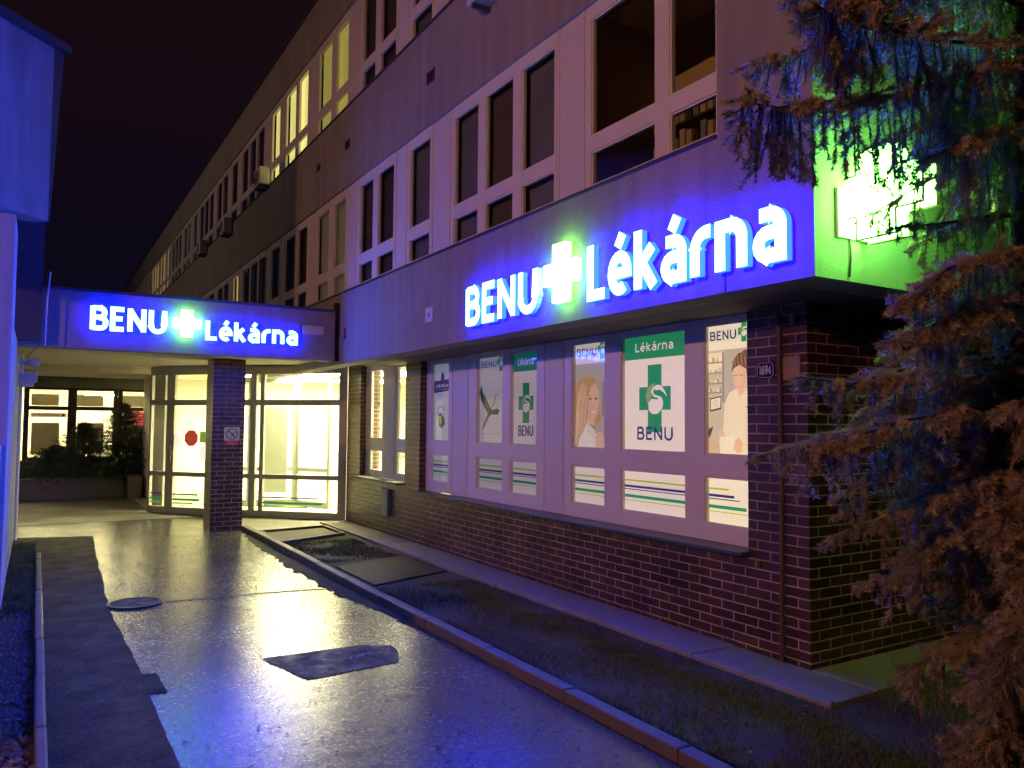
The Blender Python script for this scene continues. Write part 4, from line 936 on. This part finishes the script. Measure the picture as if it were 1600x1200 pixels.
for pts, sl, hg in (
    (A((1610, 20, 1.83), (1540, -20, 1.86), (1460, -10, 1.9), (1380, 10, 1.93), (1320, 40, 1.95), (1262, 78, 1.95), (1190, 96, 1.93)), .32, .42),
    (A((1610, 90, 1.83), (1540, 112, 1.8), (1480, 120, 1.8), (1410, 148, 1.8), (1340, 152, 1.82), (1270, 160, 1.83), (1215, 168, 1.84), (1158, 158, 1.84)), .38, .48),
    (A((1610, 60, 1.83), (1520, 70, 1.75), (1450, 60, 1.7), (1380, 50, 1.66), (1310, 30, 1.64), (1280, 10, 1.6)), .34, .5),
    (A((1610, -40, 1.83), (1520, -60, 1.8), (1440, -50, 1.8), (1370, -30, 1.82), (1300, -15, 1.83), (1250, -8, 1.85)), .34, .5),
    (A((1610, 150, 1.83), (1560, 165, 1.9), (1500, 175, 1.95), (1440, 190, 1.98), (1390, 215, 2.0)), .36, .75),
    (A((1610, 210, 1.83), (1560, 200, 1.75), (1510, 215, 1.7), (1470, 240, 1.68)), .34, .6),
    (A((1610, 340, 1.83), (1560, 335, 1.9), (1500, 345, 1.9), (1440, 352, 1.92), (1402, 356, 1.93)), .10, .3),
    (A((1600, 480, 1.83), (1520, 470, 1.7), (1470, 500, 1.66), (1420, 530, 1.65)), .28, .3),
    (A((1600, 560, 1.83), (1500, 560, 1.85), (1400, 580, 1.9), (1330, 600, 1.92), (1262, 590, 1.95)), .26, .3),
    (A((1600, 640, 1.83), (1500, 640, 1.8), (1400, 660, 1.8), (1320, 690, 1.82), (1262, 700, 1.85)), .28, .3),
    (A((1600, 420, 1.83), (1540, 400, 1.7), (1480, 420, 1.65), (1430, 470, 1.63)), .28, .35)):
    bough(cr_, bb, pts, .012, sl, hg, 50, 175)
cr_.build('crown', sp); bb.build('branches', sp)
# conifers in the planter
def bush(name, c, w, h, label, seed, group):
    root = thing(name, c, label, 'shrub', group); mb = MB(); st = MB(); r_ = random.Random(seed)
    st.tube([c, (c[0], c[1], c[2]+h*.8)], [.03, .01], 'bark', 6); st.build('stem', root)
    for i in range(620):
        t = r_.random()**1.1; a = r_.uniform(0, 6.28); rad = w*(1-t)**.7*r_.uniform(.3, 1)
        p = Vector((c[0]+.25*rad*math.cos(a), c[1]+.25*rad*math.sin(a), c[2]+h*t*.92)); dv = Vector((math.cos(a), math.sin(a), r_.uniform(-.05, .35)))
        twig(mb, p, dv, max(.12, rad), 26, 'needle_dark', .06, .008, stick=False, droop=.1)
    mb.build('foliage', root)
for k, (x, y, w, h, lb_) in enumerate(((.42, 20.1, 1.0, .8, 'low spreading dark conifer at left of the planter'), (.95, 20.2, 1.0, 1.35, 'middle dark conifer of the planter before the lit windows'), (1.72, 20.0, .95, 1.85, 'tallest pointed conifer of the planter'), (2.25, 20.3, .8, 1.25, 'dark conifer beside the glass entrance at right end of the planter'))):
    bush('conifer_shrub', (x, y, .38), w*1.3, h, lb_, k, 'conifers in the planter')
# dark ground cover under the spruce
mb = MB()
for i in range(260):
    x = rnd.uniform(2.98, 4.9); y = rnd.uniform(1.2, 3.0)
    twig(mb, Vector((x, y, .01)), Vector((rnd.uniform(-1, 1), rnd.uniform(-1, 1), rnd.uniform(.2, .7))), rnd.uniform(.08, .2), 28, 'needle_dark', .018, .0022, stick=False)
tag(mb.build('ground_cover'), 'dark low creeping greenery at the foot of the spruce', 'ground cover', kind='stuff')

# ================================================================== world and light
w = bpy.data.worlds.new('World'); scene.world = w; w.use_nodes = True; nt = w.node_tree; L = nt.links.new
bg = nt.nodes['Background']; tc = N(nt, 'ShaderNodeTexCoord'); sx = N(nt, 'ShaderNodeSeparateXYZ'); L(tc.outputs['Generated'], sx.inputs[0])
rp = N(nt, 'ShaderNodeValToRGB'); L(sx.outputs['Z'], rp.inputs[0])
rp.color_ramp.elements[0].position = .0; rp.color_ramp.elements[0].color = (.0038, .0030, .0115, 1)
rp.color_ramp.elements[1].position = .55; rp.color_ramp.elements[1].color = (.0105, .0036, .0036, 1)
e = rp.color_ramp.elements.new(.22); e.color = (.0040, .0024, .0075, 1)
L(rp.outputs[0], bg.inputs[0]); bg.inputs[1].default_value = 1.0
# sodium street lamp behind the camera, out of frame
ls = thing('street_lamp', (-12.9, -.3, 0), 'tall street lamp behind the viewer giving the orange light', 'street lamp')
mb = MB(); mb.tube([(-12.9, -.3, 0), (-12.9, -.3, 5.6), (-12.6, -.2, 6.1), (-12.0, 0, 6.2)], [.09, .06, .045, .04], 'grey_metal', 10); mb.build('pole', ls)
mb = MB(); mb.box((-12.25, -.2, 6.12), (-11.75, .2, 6.24), 'grey_metal'); mb.build('lamp_head', ls)
mb = MB(); mb.box((-12.2, -.15, 6.09), (-11.8, .15, 6.118), emis('sodium lens', (1, .42, .16), 30)); mb.build('lens', ls)
ld = bpy.data.lights.new('sodium lamp', 'SPOT'); ld.energy = 5000; ld.color = (1, .40, .21); ld.shadow_soft_size = .14; ld.spot_size = R(116); ld.spot_blend = 1.0
lo = bpy.data.objects.new('sodium_light', ld); col.objects.link(lo); lo.location = (-12.0, 0, 6.06)
lo.rotation_euler = (Vector((3.8, 2.6, 2.6))-lo.location).to_track_quat('-Z', 'Y').to_euler()

l2 = ld.copy(); l2.energy = 1300; l2.color = (1, .66, .48); l2.spot_size = R(120); lo2 = bpy.data.objects.new('far_fill_light', l2); col.objects.link(lo2); lo2.location = (-15, 24, 8); lo2.rotation_euler = (Vector((3.8, 26, 6))-lo2.location).to_track_quat('-Z', 'Y').to_euler()  # added fill for the dark far facade, no lamp post stands here
scene.view_settings.view_transform = 'Standard'; scene.view_settings.look = 'None'; scene.view_settings.exposure = 0; scene.view_settings.gamma = 1
cy = scene.cycles; cy.use_denoising = True; cy.max_bounces = 8; cy.diffuse_bounces = 4; cy.glossy_bounces = 4; cy.transparent_max_bounces = 12
cy.sample_clamp_indirect = 6; cy.sample_clamp_direct = 0; cy.caustics_reflective = False; cy.caustics_refractive = False; cy.use_light_tree = True
